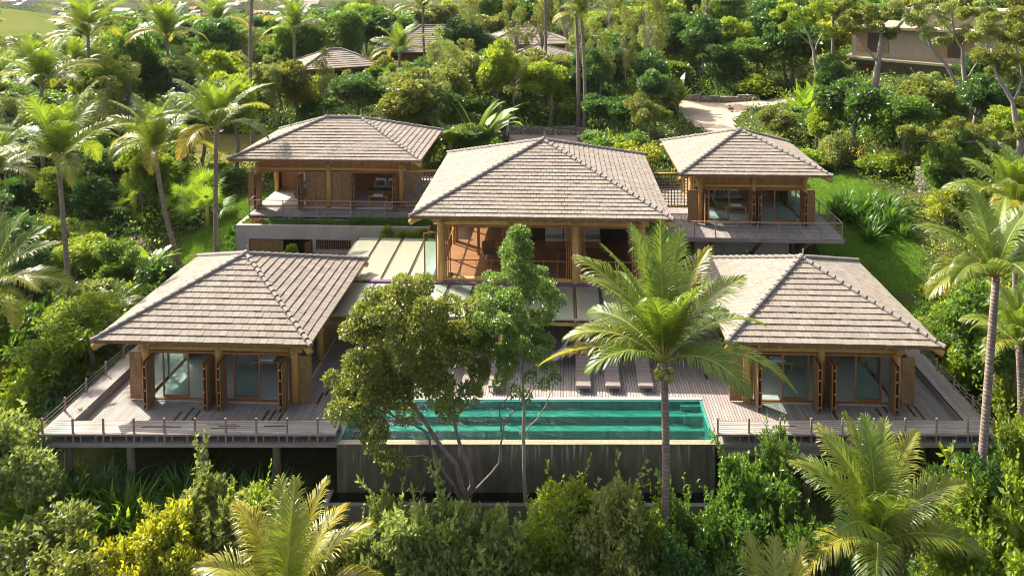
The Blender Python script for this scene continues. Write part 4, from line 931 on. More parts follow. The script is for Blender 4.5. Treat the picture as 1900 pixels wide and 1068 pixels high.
def frond(az, a0, a1, Ln, rng, n=46, lmax=.85, wd=.05, age=0.0, twist=None, bare=.14, g=1.0):
    K = 16; ts = np.linspace(0, 1, K); el = R(a0)+(R(a1)-R(a0))*ts**1.35; ca, sa = math.cos(R(az)), math.sin(R(az)); st = Ln/(K-1)
    pts = np.zeros((K, 3)); side0 = rng.normal()*.0; bend = rng.normal()*.15
    for i in range(1, K):
        a = bend*ts[i]; cc, ss = math.cos(R(az)+a), math.sin(R(az)+a); e = el[i]; pts[i] = pts[i-1]+st*np.array([cc*math.cos(e), ss*math.cos(e), math.sin(e)])
    T = np.gradient(pts, axis=0); T /= np.linalg.norm(T, axis=1)[:, None]
    s = np.cross(T, [0, 0, 1.0]); s[np.linalg.norm(s, axis=1) < .05] = (-sa, ca, 0); s /= np.linalg.norm(s, axis=1)[:, None]; nn = np.cross(s, T)
    tw = rng.uniform(-.7, .7) if twist is None else twist
    tt = np.repeat(np.linspace(bare, .995, n), 2); sd = np.tile([1., -1.], n); x = tt*(K-1); i0 = np.minimum(x.astype(int), K-2); fr = (x-i0)[:, None]
    I = lambda A: A[i0]*(1-fr)+A[i0+1]*fr
    P, TT, S, NN = I(pts), I(T), I(s), I(nn); th = (tw*tt)[:, None]; S, NN = S*np.cos(th)+NN*np.sin(th), NN*np.cos(th)-S*np.sin(th)
    al = (R(32)+R(38)*tt**2)[:, None]+rng.normal(size=(len(tt), 1))*.06
    D = S*sd[:, None]*np.cos(al)+TT*np.sin(al)+NN*(.38-.25*tt)[:, None]+rng.normal(size=(len(tt), 3))*.035; D /= np.linalg.norm(D, axis=1)[:, None]
    prof = np.clip(.42+.68*np.sin(math.pi*np.clip(tt*.92+.04, 0, 1))-.25*tt**3, .1, 2); l = (lmax*prof*rng.uniform(.9, 1.06, len(tt)))[:, None]
    G = np.array([0, 0, -1.0]); W = TT-D*(TT*D).sum(1)[:, None]; W /= np.linalg.norm(W, axis=1)[:, None]
    pp = [P]; dd = D; lens = (.4, .33, .27); ws = (.6, 1.0, .75, .06)
    for k in range(3): dd = D+G*g*(.0, .34, .85)[k]*rng.uniform(.6, 1.4, (len(tt), 1)); dd = dd/np.linalg.norm(dd, axis=1)[:, None]; pp.append(pp[-1]+dd*l*lens[k])
    Q = []
    for k in range(3): Q.append(np.stack([pp[k]-W*wd*ws[k]/2, pp[k]+W*wd*ws[k]/2, pp[k+1]+W*wd*ws[k+1]/2, pp[k+1]-W*wd*ws[k+1]/2], 1))
    at = np.tile(np.clip(age*(.35+.9*tt)+rng.normal(size=len(tt))*.08, 0, 1), 3)
    return pts, np.concatenate(Q), at
def frond_set(spec, rng, **kw):
    out = []
    for s in spec: out.append(frond(s[0], s[1], s[2], s[3], rng, age=s[4] if len(s) > 4 else 0, **kw))
    return out
def rand_spec(rng, n, Ln, old=.35):
    sp = []
    for k in range(n):
        f = k/(n-1); az = k*137.5+rng.uniform(-15, 15); a0 = 86-56*f**1.5+rng.uniform(-7, 7); a1 = a0-22-62*f**1.2+rng.uniform(-12, 12)
        sp.append((az, a0, a1, Ln*(.72+.28*min(1, f*3))*rng.uniform(.92, 1.06), max(0, (f-.6)*2.2*old*2*rng.uniform(0, 1.6))))
    return sp
def crown_mesh(fronds, mat='frond'):
    b = MB(); r = MB()
    for pts, q, at in fronds: b.quads(q, at)
    for pts, q, at in fronds: r.tube(pts, list(np.linspace(.035, .008, len(pts))), 5)
    n0 = sum(len(f) for f in b.f)
    me = b.mesh('crown', M[mat], attr=True); return me, r.mesh('rachis', M['rachis'], smooth=True)
PALMC = []
for i in range(5):
    rng = np.random.default_rng(400+i); PALMC.append(crown_mesh(frond_set(rand_spec(rng, 18, 4.5), rng, n=50, wd=.056, lmax=1.15, g=1.25)))
ARECA = []
for i in range(3):
    rng = np.random.default_rng(430+i); sp = [(k*137.5, rng.uniform(50, 85), rng.uniform(-25, 20), rng.uniform(1.6, 2.4), 0) for k in range(16)]; ARECA.append(crown_mesh(frond_set(sp, rng, n=24, lmax=.5, wd=.05)))
FAN = []
for i in range(2):
    rng = np.random.default_rng(440+i); Q = []
    for k in range(16):
        az = k*2.4; e = R(rng.uniform(5, 80)); st = .8*np.array([math.cos(az)*math.cos(e), math.sin(az)*math.cos(e), math.sin(e)]); d = st/.8; s = np.cross(d, [0, 0, 1]); s /= np.linalg.norm(s)+1e-6
        for j in range(18):
            a = (j-8.5)/8.5*R(105); v = d*math.cos(a)+s*math.sin(a)+np.array([0, 0, -.25*abs(a)]); m = st+v*.35; tp = st+v*.75+np.array([0, 0, -.08]); ww = np.cross(v, np.cross(d, s)); ww /= np.linalg.norm(ww)
            Q.append([st, m+ww*.03, tp, m-ww*.03])
    q = np.array(Q); q[:, :, 2] += .8; FAN.append(veg_mesh('leaves', q, M['strapY']))

# ================================================================ placing
PLANTS = []   # (object, u, v, size_px, noun, colour)
CN = {'leafA': 'olive', 'leafB': 'mid green', 'leafC': 'bright green', 'leafD': 'dark green', 'leafY': 'yellow green', 'leafG': 'grey green', 'strap': 'deep green', 'strapY': 'lime green', 'frond': 'green'}
def objmat(o, m): o.material_slots[0].link = 'OBJECT'; o.material_slots[0].material = M[m]
def plant(name, cat, group, foliage, stem, loc, rz, scale, mat, noun, fname='foliage', sname='stem', label=None, rx=(0, 0)):
    t = thing(name, label or '', cat, tuple(map(float, loc)), group, (rx[0], rx[1], rz), scale)
    o = link(fname, foliage, t)
    if mat: objmat(o, mat)
    if stem is not None: link(sname, stem, t)
    u, v = pr(*loc[:2], loc[2]+scale[2]*1.0)
    if label is None: PLANTS.append((t, u, v, scale[0]*F_/loc[1], noun, CN.get(mat, 'green')))
    return t
rnd = random.Random(77)
def shrub(x, y, r, h, mat, label=None, i=None, z=None):
    fine = y < 32; i = rnd.randrange(5 if fine else 7) if i is None else i; z = float(hgt(x, y))-.1 if z is None else z
    return plant('shrub', 'shrub', 'shrubs on the slopes', (FINE if fine else SHRUB)[i], SHSTEM[i], (x, y, z), rnd.uniform(0, 6.28), (r, r*rnd.uniform(.9, 1.1), h/2), mat, 'shrub', label=label)
def tree(x, y, r, h, mat, label=None, i=None, sparse=False):
    z = float(hgt(x, y)); s = (r/3., r/3.*rnd.uniform(.9, 1.1), h/7.2)
    if sparse: c, tk = TREEF[rnd.randrange(4)]; s = (r/2.4, r/2.4, h/8.3)
    else: i = rnd.randrange(len(TREE)) if i is None else i; c, tk = TREE[i], TRUNKM[i]
    return plant('broadleaf_tree' if not sparse else 'sparse_tree', 'tree', 'broadleaf trees up the hill' if not sparse else 'thin open trees', c, tk, (x, y, z), rnd.uniform(0, 6.28), s, mat, 'tree', 'crown', 'trunk', label=label)
def palm(u, v, Y, bu, bv, label, ci=None, fronds=None, sc_=1.0, tilt=(0, 0), r=.15, mesh=PALMC, name='coconut_palm', by=None, extra=None):
    c = atY(u, v, Y); by = by or Y; b0 = atY(bu, bv, by); gzv = float(hgt(b0[0], by)); base = np.array([b0[0], by, gzv-.3])
    t = thing(name, label, 'palm', tuple(map(float, base)), 'coconut palms' if mesh is PALMC else 'small palms')
    rng = np.random.default_rng(int(u*7+v)); K = 12; ss = np.linspace(0, 1, K)
    pts = base+np.outer(ss, c-base)+np.outer(np.sin(ss*math.pi), [rng.uniform(-.25, .25), rng.uniform(-.2, .2), 0])*min(1, np.linalg.norm(c-base)/8)
    if bu != u and abs(bu-u) > 20: pts += np.outer(np.sin(ss*math.pi), [(c-base)[0]*.12, 0, 0])
    b = MB(); b.tube(pts, [r*(1.55-.55*min(1, s*6))*(1-.22*s) for s in ss], 12); part('trunk', b, M['palmtrunk'], t, True)
    loc = tuple(map(float, c-base))
    if fronds is None:
        cm, rm = mesh[(ci if ci is not None else rnd.randrange(len(mesh)))]; o = link('crown', cm, t, loc, (tilt[0], tilt[1], rnd.uniform(0, 6.28)), (sc_,)*3); link('frond_stems', rm, o)
    else:
        for pt, q, at, mt in fronds:
            bb = MB(); bb.quads(q, at); o = link('frond', bb.mesh('frond', M[mt], attr=True), t, loc, (tilt[0], tilt[1], 0)); rr_ = MB(); rr_.tube(pt, list(np.linspace(.045, .008, len(pt))), 6); link('frond_stem', rr_.mesh('frond_stem', M['rachis'] if mt == 'frond' else M['soffit'], smooth=True), o)
    # dead boots and fruit at the neck
    bb = MB(); q = blades(rng, 16, .55*sc_, .05, 85, 20, 60, 3, .12); bb.quads(q, .9); link('fibre', bb.mesh('fibre', M['deadfrond'], attr=True), t, (loc[0], loc[1], loc[2]-.25))
    if extra:
        for k in range(9):
            a = k*.7; bb = MB(); cc = np.array([math.cos(a)*.26, math.sin(a)*.26, -.3-.12*(k % 3)]); bb.tube([cc+[0, 0, .13], cc+[0, 0, .09], cc, cc-[0, 0, .09], cc-[0, 0, .13]], [.01, .09, .12, .09, .01], 8); link('coconut', bb.mesh('coconut', M['rachis'], smooth=True), t, loc)
    return t
def uniq(spec, seed, n=74, lmax=1.05, wd=.043, dead=(), **kw):
    rng = np.random.default_rng(seed); out = []
    for i, s in enumerate(spec): p_, q, a = frond(s[0], s[1], s[2], s[3], rng, n=n, lmax=lmax, wd=wd, age=s[4] if len(s) > 4 else 0, **kw); out.append((p_, q, a, 'frond'))
    for s in dead: p_, q, a = frond(s[0], s[1], s[2], s[3], rng, n=44, lmax=.5, wd=.035, age=.5, g=.2); out.append((p_, q, a, 'deadfrond'))
    return out
hero = [(180, 24, -28, 4.6, .55), (172, 42, -28, 3.9, .15), (155, 66, 18, 4.9, .1), (188, 70, 22, 4.5, .1), (120, 82, 52, 4.9), (95, 84, 60, 4.9), (62, 82, 50, 4.7), (25, 78, 42, 4.4, .3), (-50, 80, 40, 4.1), (-110, 76, 34, 4.0), (140, 84, 62, 4.8), (80, 72, 30, 4.6), (170, 78, 40, 4.7), (8, 66, 22, 4.3, .1), (-8, 30, -48, 4.9, .1), (12, 48, -30, 4.5), (-35, 40, -45, 3.6), (215, 44, -40, 3.4), (75, 60, 5, 4.2), (110, 55, 0, 4.2), (140, 45, -20, 3.6), (40, 45, -20, 3.8)]
palm(1232, 672, 27, 1226, 1090, 'tall coconut palm standing in front of the pool with coconuts at its crown', fronds=uniq(hero, 1, dead=[(12, 64, 66, 3.4)]), extra=True, r=.165)
rp_ = [(200, 40, -30, 3.6, .1), (170, 58, 5, 3.9), (140, 70, 30, 4.3), (100, 78, 45, 4.2), (60, 70, 25, 4.0), (20, 60, 5, 4.0), (-10, 40, -40, 4.0), (-50, 48, -40, 3.8), (-100, 55, -25, 3.8), (-140, 48, -35, 3.9), (188, 24, -50, 3.6, .2), (90, 55, 0, 4), (10, 78, 40, 4.1)]
palm(1848, 515, 29, 1806, 990, 'leaning coconut palm with pale trunk at the far right of the deck', fronds=uniq([(a, b_, c_, l_*.86, *r_) for a, b_, c_, l_, *r_ in rp_], 2, lmax=.8), r=.17)
br = [(150, 74, 35, 4.2, .25), (180, 66, 15, 4.3, .15), (205, 50, -15, 3.9, .25), (120, 82, 55, 4.4, .1), (90, 84, 65, 4.3), (60, 82, 55, 4.2, .1), (30, 76, 40, 4.2, .35), (0, 60, 10, 4.0, .2), (-20, 42, -25, 3.6, .1), (-90, 78, 30, 4.0), (-130, 62, 0, 3.8), (-55, 62, -5, 3.7), (195, 30, -40, 3.8, .5), (170, 80, 45, 4.4, .1), (-110, 40, -40, 3.4), (45, 55, 5, 3.8), (140, 55, 0, 3.8)]
palm(1628, 1008, 26.3, 1645, 1250, 'yellow green coconut palm crown rising at the lower right before the deck', fronds=uniq([(a, b_, c_, l_*.95, *r_) for a, b_, c_, l_, *r_ in br if a not in (-55, 205)], 3, lmax=1.0), r=.17)
bl = [(175, 45, -10, 3.6, .4), (150, 68, 25, 3.9, .5), (115, 80, 50, 4.0, .2), (80, 84, 60, 4.0, .2), (50, 78, 40, 4.0, .3), (20, 62, 15, 3.8, .4), (0, 45, -10, 3.7, .5), (-90, 70, 20, 3.4, .2), (200, 62, 10, 3.5, .4), (-40, 62, 0, 3.4), (100, 60, 10, 3.8, .4), (135, 52, 0, 3.6, .5), (65, 55, 5, 3.6, .5)]
palm(530, 1135, 24, 530, 1300, 'pale yellow palm crown at the bottom edge left of the pool', fronds=uniq(bl, 4, lmax=1.0), r=.16)
palm(1440, 1275, 22.5, 1440, 1400, 'palm whose frond tips poke in at the bottom edge, right of the tall trunk', fronds=uniq(bl[2:9], 5), r=.16)
le = [(0, 62, 5, 4.4, .1), (20, 70, 25, 4.2), (-20, 50, -30, 4.2, .3), (60, 80, 45, 4.2), (100, 80, 45, 4.0), (-60, 60, -10, 4.0, .1), (10, 35, -35, 4.3, .15), (-35, 30, -55, 4.2, .35), (150, 60, 10, 4.0), (-100, 50, -30, 3.8)]
palm(-20, 545, 36, -30, 800, 'palm reaching in from the left edge beside the left pavilion', fronds=uniq(le, 6), r=.16)
PL = [(108, 300, 43, 133, 612, 'large coconut palm with bare tapering trunk left of the lower left pavilion', 0, 1.08), (288, 282, 48, 338, 480, 'coconut palm with curved trunk foot behind the lower left pavilion', 1, .95), (402, 240, 48.5, 402, 470, 'straight dark trunked coconut palm left of the upper left house', 2, 1.0),
      (78, 160, 60, 85, 330, 'full dark crowned palm near the left edge under the grassy hill', 3, 1.12), (163, 68, 70, 186, 330, 'tall coconut palm beside the grassy hill, upper left', 4, 1.12), (143, 128, 76, 152, 190, 'shorter palm tucked behind the tall upper left palm', 0, .85),
      (310, 72, 76, 313, 160, 'palm with yellowing lower fronds above the left slope', 1, 1.1), (402, 42, 92, 402, 160, 'small palm with upright crown before the far village', 2, .95), (546, 58, 78, 552, 160, 'palm with bright yellow drooping fronds above the upper left house', 3, 1.0),
      (468, -22, 66, 470, 240, 'very tall thin palm trunk crossing the top edge, upper left', 4, 1.0), (785, 18, 96, 795, 110, 'palm with crown at the top edge behind the tiled roofs', 0, 1.0), (742, 100, 78, 742, 130, 'short feathery palm between the tiled hill roofs', 1, .85),
      (1078, 30, 74, 1084, 230, 'slender palm with bright crown above the paved court', 2, .68), (1066, -20, 75, 1072, 180, 'pale straight palm trunk leaving the top edge beside the slender palm', 3, .9), (300, -20, 110, 300, 60, 'palm peeking over the top edge before the village', 2, 1.0), (1010, -30, 90, 1010, 110, 'dark straight palm trunk crossing the top edge above the hill roofs', 4, .8),
      (1885, 385, 42, 1895, 520, 'feathery palm half cut by the right edge beside the stone wall', 1, .85), (1890, 640, 33, 1892, 760, 'small palm at the right edge behind the leaning palm', 0, .62), (-10, 330, 46, -5, 500, 'palm half out of frame on the left edge', 3, .95), (-15, 170, 64, -15, 300, 'pale palm fronds entering from the left edge below the hill', 2, 1.0)]
for u, v, Y, bu, bv, lb, ci, s in PL: palm(u, v, Y, bu, bv, lb, ci, sc_=s, r=.16 if Y < 60 else .18)
for u, v, Y, s, lb, mi in ((205, 590, 40, 1.0, 'small feathery palm with arching fronds left of the lower left roof', 0), (285, 515, 45, 1.0, 'small bright palm below the curved palm trunk', 1), (835, 270, 60, 1.2, 'dark feathery palm right of the upper left roof', 2), (890, 290, 62, 1.2, 'feathery palm at the foot of the broad leaved palm by the court', 0),
      (1035, 195, 80, 1.3, 'drooping palm in the shade behind the paved court', 1), (950, 175, 84, 1.4, 'shaded palm left of centre behind the court', 2), (340, 420, 53, 1.0, 'small palm behind the curved palm trunk', 0), (1890, 590, 35, .9, 'small bright palm touching the right edge', 1), (1240, 175, 86, 1.0, 'yellowish small palm at the driveway junction', 2), (660, 60, 100, 1.2, 'small palm between far trees above the tiled roofs', 1)):
    c = atY(u, v, Y); g_ = float(hgt(c[0], Y)); palm(u, v, Y, u, v+40, lb, mi, sc_=s, r=.09, mesh=ARECA, name='feather_palm')
def big(meshes, x, y, s, mat, label, name, cat='plant', stem=None, z=None, group=None, noun='plant'):
    z = float(hgt(x, y)) if z is None else z
    return plant(name, cat, group, rnd.choice(meshes), stem, (x, y, z), rnd.uniform(0, 6.28), (s, s, s), mat, noun, 'leaves', 'stem', label=label)
p = atY(885, 262, 62); big(BANANA, p[0], 62, 2.0, 'strapY', 'broad leaved tropical palm glowing lime green behind the main roof', 'broadleaf_palm', 'palm', BSTEM)
p = atY(1258, 175, 84); big(BANANA, p[0], 84, 1.2, 'strapY', 'banana like plant with big paddles beside the driveway', 'banana_plant', 'banana plant', BSTEM)
p = ground_at(280, 540); big(BANANA, p[0], p[1], 1.0, 'strapY', 'small banana plant below the curved palm trunk', 'banana_plant', 'banana plant', BSTEM)
for u, v in ((345, 385), (310, 345), (375, 360), (250, 385), (385, 395)):
    p = ground_at(u, v+25); big(FAN, p[0], p[1], 1.5, 'strapY', None, 'fan_palm', 'palm', BSTEM, group='fan palms', noun='fan palm')

# ---- hero broadleaf trees
def custom_tree(name, label, base, limbs, C, CR, n, ls, lw, mat, bark, r0, seed, flat=.8):
    rng = np.random.default_rng(seed); base = np.array(base, float); t = thing(name, label, 'tree', tuple(base)); b = MB()
    for path, ra, rb in limbs:
        path = [np.array(q, float) for q in path]; P = []
        for a, c in zip(path[:-1], path[1:]):
            for i in range(4): P.append(a+(c-a)*i/4+rng.normal(size=3)*.035)
        P.append(path[-1]); b.tube(P, list(np.linspace(ra, rb, len(P))), 9)
    part('trunk', b, M[bark], t, True)
    q = clumps_to_quads(C, CR, n, ls, lw, rng, flat); b = MB(); b.quads(q); part('crown', b, M[mat], t)
    return t
YA = 29.6; aY = lambda u, v, y=YA: atY(u, v, y)
rng = np.random.default_rng(9); C = []
for cu, cv, ru, rv, k in ((757, 632, 108, 98, 50), (690, 690, 72, 75, 22), (835, 680, 58, 70, 15), (750, 548, 58, 35, 12), (665, 745, 40, 40, 8), (862, 615, 42, 55, 10), (715, 785, 40, 16, 5)):
    for i in range(k):
        a = rng.uniform(0, 6.28); q = math.sqrt(rng.random()); dy = rng.uniform(-1, 1)*2.3*math.sqrt(max(.05, 1-q*q)); yy = YA+.3+dy
        C.append(atY(cu+ru*q*math.cos(a), cv+rv*q*math.sin(a), YA)+np.array([0, dy, 0]))
for cu, cv in ((705, 850), (690, 835), (730, 845), (720, 870), (750, 860)): C.append(aY(cu, cv))
C = np.array(C); CR = rng.uniform(.34, .62, len(C)); CR[-5:] = .24
bA = aY(868, 985); fk = aY(865, 930)
custom_tree('broadleaf_tree', 'large olive green tree with several dark stems hiding the pool left end', bA,
    [([bA, fk, aY(845, 860), aY(800, 800), aY(760, 740), aY(735, 660)], .13, .05), ([fk, aY(878, 890), aY(855, 830), aY(835, 760), aY(820, 660)], .11, .04), ([aY(865, 945), aY(842, 900), aY(808, 850), aY(790, 800), aY(700, 760)], .09, .03),
     ([aY(800, 800), aY(775, 760), aY(690, 700)], .06, .03), ([aY(870, 925), aY(925, 860), aY(935, 790), aY(985, 720)], .06, .02), ([aY(930, 800), aY(930, 760), aY(960, 700)], .04, .015), ([aY(835, 760), aY(880, 690)], .05, .02), ([aY(800, 845), aY(740, 850)], .03, .01), ([aY(760, 740), aY(745, 600)], .06, .02)],
    C, CR, 52000, .14, .085, 'leafA', 'trunk', .1, 9)
YB = 30.1; bY = lambda u, v, dy=0: atY(u, v, YB)+np.array([0, dy, 0]); C = []
for cv, hw, k in ((440, 12, 4), (470, 25, 6), (505, 45, 10), (540, 62, 14), (575, 78, 18), (610, 80, 18), (640, 70, 12), (665, 45, 8)):
    for i in range(k): C.append(bY(962+rng.uniform(-hw, hw), cv+rng.uniform(-14, 14), rng.uniform(-1, 1)*hw*.02))
for cu, cv in ((1000, 690), (1020, 680), (1010, 710), (985, 700), (940, 705), (955, 720), (930, 700), (1030, 700), (975, 735), (925, 715)): C.append(bY(cu, cv, rng.uniform(-.4, .4)))
C = np.array(C); CR = rng.uniform(.26, .44, len(C)); CR[-10:] = .26; bB = bY(979, 1000)
custom_tree('broadleaf_tree', 'slender tree with pale straight trunk and glossy conical crown before the loungers', bB,
    [([bB, bY(974, 900), bY(972, 780), bY(970, 680), bY(965, 560), bY(958, 440)], .10, .02), ([bY(970, 690), bY(945, 650), bY(915, 640)], .04, .015), ([bY(972, 760), bY(1000, 700)], .03, .012), ([bY(972, 745), bY(945, 710)], .03, .012), ([bY(967, 620), bY(1010, 590)], .03, .01), ([bY(973, 800), bY(1015, 750), bY(1030, 705)], .03, .01)], C, CR, 30000, .13, .066, 'leafE', 'paletrunk', .1, 10)
def umbrella(label, base_uv, Y, stems, pads, n, mat='leafA', bark='paletrunk', r=.22, seed=1, ls=.2, sparse=0):
    rng = np.random.default_rng(seed); b0 = atY(*base_uv, Y); b0[2] = min(b0[2], float(hgt(b0[0], Y))) if base_uv[1] < 1000 else b0[2]
    limbs = []; px = Y/F_
    for st, ra, rb in stems: limbs.append(([atY(u, v, Y)+np.array([0, dy, 0]) if k else b0 if (u, v) == base_uv else atY(u, v, Y) for k, (u, v, dy) in enumerate([(*s, 0) if len(s) == 2 else s for s in st])], ra, rb))
    C = []; CR = []
    for u, v, ru, rv in pads:
        k = max(4, int(ru*rv/90)); c = atY(u, v, Y)
        for i in range(k):
            a = rng.uniform(0, 6.28); q = math.sqrt(rng.random()); C.append(c+np.array([ru*px*q*math.cos(a), ru*px*.8*q*math.sin(a), rng.uniform(-1, 1)*rv*px*.8])); CR.append(rng.uniform(.32, .55)*(Y/60)**.5)
    return custom_tree('spreading_tree', label, b0, limbs, C, CR, n, ls, ls*.55, mat, bark, r, seed, .6)
umbrella('umbrella crowned tree with thick bent trunk before the concrete house', (1617, 205), 80, [([(1617, 205), (1625, 150), (1630, 110), (1635, 70), (1640, 45)], .42, .15), ([(1628, 115), (1600, 80), (1585, 60)], .15, .05), ([(1634, 70), (1665, 50), (1690, 25), (1700, 0)], .2, .08), ([(1632, 90), (1660, 60)], .12, .05)], [(1612, 50, 45, 22), (1590, 32, 28, 16), (1635, 22, 35, 14), (1580, 55, 25, 12), (1650, 60, 22, 10)], 6500, seed=21, ls=.26)
umbrella('tree with thin pale trunk at the driveway edge, left of the concrete house', (1517, 190), 82, [([(1517, 190), (1514, 130), (1510, 95), (1495, 55), (1490, 20)], .22, .07), ([(1512, 95), (1520, 75), (1530, 55)], .1, .04), ([(1505, 85), (1480, 60)], .08, .03)], [(1480, 40, 40, 22), (1515, 30, 35, 22), (1500, 5, 50, 18), (1545, 60, 20, 12)], 6500, mat='leafC', seed=22, ls=.26)
umbrella('straight reddish trunk tree between driveway and concrete house', (1545, 170), 85, [([(1545, 170), (1545, 100), (1546, 40), (1548, -20)], .2, .12), ([(1546, 60), (1560, 20)], .07, .03)], [(1545, 5, 40, 16), (1560, 25, 25, 10)], 3200, bark='trunk', seed=23, ls=.26)
umbrella('big spreading tree with thick pale forked trunk at the right edge', (1893, 372), 54, [([(1893, 372), (1885, 310), (1870, 275), (1850, 268)], .42, .2), ([(1885, 310), (1893, 260), (1880, 190), (1850, 140), (1840, 90)], .25, .08), ([(1850, 268), (1800, 262), (1760, 265), (1700, 262)], .12, .03), ([(1893, 260), (1915, 180), (1900, 120)], .15, .05), ([(1850, 268), (1820, 245), (1780, 240)], .08, .03), ([(1880, 190), (1900, 150), (1880, 60)], .1, .04)],
    [(1740, 255, 55, 14), (1800, 235, 50, 14), (1860, 240, 45, 16), (1700, 245, 30, 10), (1880, 120, 45, 22), (1840, 110, 35, 16), (1870, 40, 45, 25), (1820, 60, 30, 14), (1895, 200, 25, 14), (1890, 75, 30, 25), (1790, 20, 35, 14), (1860, 300, 40, 12)], 27000, seed=24, ls=.18)
umbrella('open branched bare limbed tree in front of the concrete house right part', (1815, 240), 66, [([(1815, 240), (1795, 190), (1790, 150), (1785, 90), (1770, 60), (1765, 10)], .26, .06), ([(1800, 195), (1760, 130), (1730, 90), (1715, 60), (1700, 20)], .17, .04), ([(1800, 200), (1740, 160), (1700, 140), (1690, 125)], .09, .03), ([(1795, 180), (1840, 215), (1860, 200)], .08, .03), ([(1785, 90), (1800, 40), (1830, 10)], .08, .02), ([(1775, 70), (1740, 30), (1745, -10)], .07, .02), ([(1810, 230), (1750, 190), (1700, 180)], .07, .02), ([(1790, 150), (1825, 100)], .07, .02), ([(1730, 90), (1690, 70)], .04, .01), ([(1770, 60), (1735, 60)], .04, .01)],
    [(1745, 20, 50, 14), (1790, 15, 35, 14), (1700, 35, 25, 8), (1745, 75, 22, 8), (1710, 140, 30, 7), (1740, 170, 30, 7), (1830, 30, 25, 12), (1765, 45, 30, 8), (1850, 200, 22, 8), (1720, 60, 28, 10), (1680, 10, 30, 10), (1810, 70, 30, 10)], 11000, mat='leafG', seed=25, ls=.2)

# ================================================================ filler planting
PROT = [(170, 472, 640, 840, 30.5), (60, 640, 260, 840, 30), (425, 214, 822, 475, 47), (758, 258, 1246, 405, 40), (815, 405, 1200, 530, 40), (1228, 240, 1567, 470, 46.5), (1240, 470, 1480, 480, 43), (1310, 478, 1750, 850, 31), (1700, 640, 1850, 815, 31), (625, 640, 1340, 925, 30.6), (600, 440, 820, 620, 36.5), (1240, 195, 1400, 250, 66), (1258, 192, 1372, 238, 83), (1250, 178, 1490, 200, 82), (938, 236, 1085, 262, 66), (940, 212, 1075, 240, 73), (245, 288, 345, 322, 54), (950, 60, 1045, 100, 96), (575, 95, 625, 120, 86), (700, 72, 780, 98, 100), (1580, 55, 1780, 140, 92), (1560, 345, 1665, 500, 44), (1765, 358, 1818, 385, 52), (400, 240, 460, 285, 60), (395, 380, 440, 470, 47), (0, 38, 92, 74, 200), (84, 270, 150, 560, 42), (0, 0, 480, 28, 400), (640, 0, 790, 12, 300), (280, 440, 345, 480, 47), (1480, 440, 1540, 478, 48)]
FOOT = [(-22.6, -9, 29, 42.3), (-10, 7.5, 28.8, 47.4), (5.9, 18.8, 29.5, 43), (-22.6, -7.8, 46.9, 59.4), (-8.8, 6.5, 38.5, 53.5), (6, 18.2, 46, 58), (-14, -6.5, 40, 47.8)]
HC = [(float(atY(975, 50, 110)[0]), 110, 8), (float(atY(1000, 82, 98)[0]), 98, 6), (float(atY(622, 92, 88)[0]), 88, 6), (float(atY(812, 48, 108)[0]), 108, 9)]
CHX, CHY = float(c[0]), 98
cc_ = atY(1580, 150, 98)
def blocked(x, y, r):
    for a, b_, c0, d0 in FOOT:
        if a-r*.6 < x < b_+r*.6 and c0-r*.6 < y < d0+r*.6: return True
    for hx, hy, hr in HC:
        if (x-hx)**2+(y-hy)**2 < (hr+r*.5)**2: return True
    dx, dy = x-cc_[0], y-cc_[1]; a = R(42); lx, ly = dx*math.cos(a)-dy*math.sin(a), dx*math.sin(a)+dy*math.cos(a)
    if -2-r < lx < 29+r and -5-r*.5 < ly < 11+r*.5: return True
    for f in (LAWN_R, LAWN_L, LAWN_L2, DRIVE, PARK, PATH):
        if f(x, y) or f(x+r*.7, y) or f(x-r*.7, y) or f(x, y+r*.5) or f(x, y-r*.5): return True
    return False
def fits(x, y, r, h):
    z = float(hgt(x, y)); u, vt = pr(x, y, z+h); _, vb = pr(x, y, z); ru = r*F_/y*.95
    for a, b_, c0, d0, dp in PROT:
        if y < dp and u+ru > a and u-ru < c0 and vt+h*.04*F_/y < d0 and vb > b_: return False
    return True
def fill(y0, y1, step, rr_, hr, kind, mats, seed, cap=999, umin=-80, umax=1980, cond=None, shrink=(1, .8, .62, .45)):
    rg = random.Random(seed); n = 0; pts = []
    y = y0
    while y < y1:
        hw = y*.78+6; x = -hw
        while x < hw: pts.append((x+rg.uniform(-.4, .4)*step, y+rg.uniform(-.4, .4)*step)); x += step
        y += step*.9
    rg.shuffle(pts)
    for x, y in pts:
        if n >= cap: break
        u, v = pr(x, y, float(hgt(x, y)))
        if u < umin or u > umax or v > 1500: continue
        if cond and not cond(x, y, u, v): continue
        r0, h0 = rg.uniform(*rr_), rg.uniform(*hr); mt = rg.choice(mats)
        if blocked(x, y, r0*.7): continue
        for k in shrink:
            if fits(x, y, r0*k, h0*k):
                if kind == 'shrub': shrub(x, y, r0*k, h0*k, mt)
                elif kind == 'sparse': tree(x, y, r0*k, h0*k, mt, sparse=True)
                else: tree(x, y, r0*k, h0*k, mt)
                n += 1; break
    return n
cnt = []
cnt.append(fill(33, 62, 2.6, (1.3, 2.0), (2.0, 3.6), 'shrub', ['leafC', 'leafB', 'leafB', 'leafC', 'leafY', 'leafG', 'leafD'], 1, 95))
cnt.append(fill(60, 84, 3.8, (2.1, 3.0), (2.6, 5), 'shrub', ['leafC', 'leafB', 'leafB', 'leafD', 'leafY', 'leafG'], 2, 32))
cnt.append(fill(38, 62, 5.5, (1.9, 2.7), (4.0, 6.0), 'tree', ['leafC', 'leafB', 'leafD', 'leafB'], 3, 34, cond=lambda x, y, u, v: u < 330 or u > 1700))
cnt.append(fill(62, 100, 4.8, (2.6, 4.0), (5, 9), 'tree', ['leafC', 'leafB', 'leafD', 'leafB', 'leafD', 'leafA'], 4, 112))
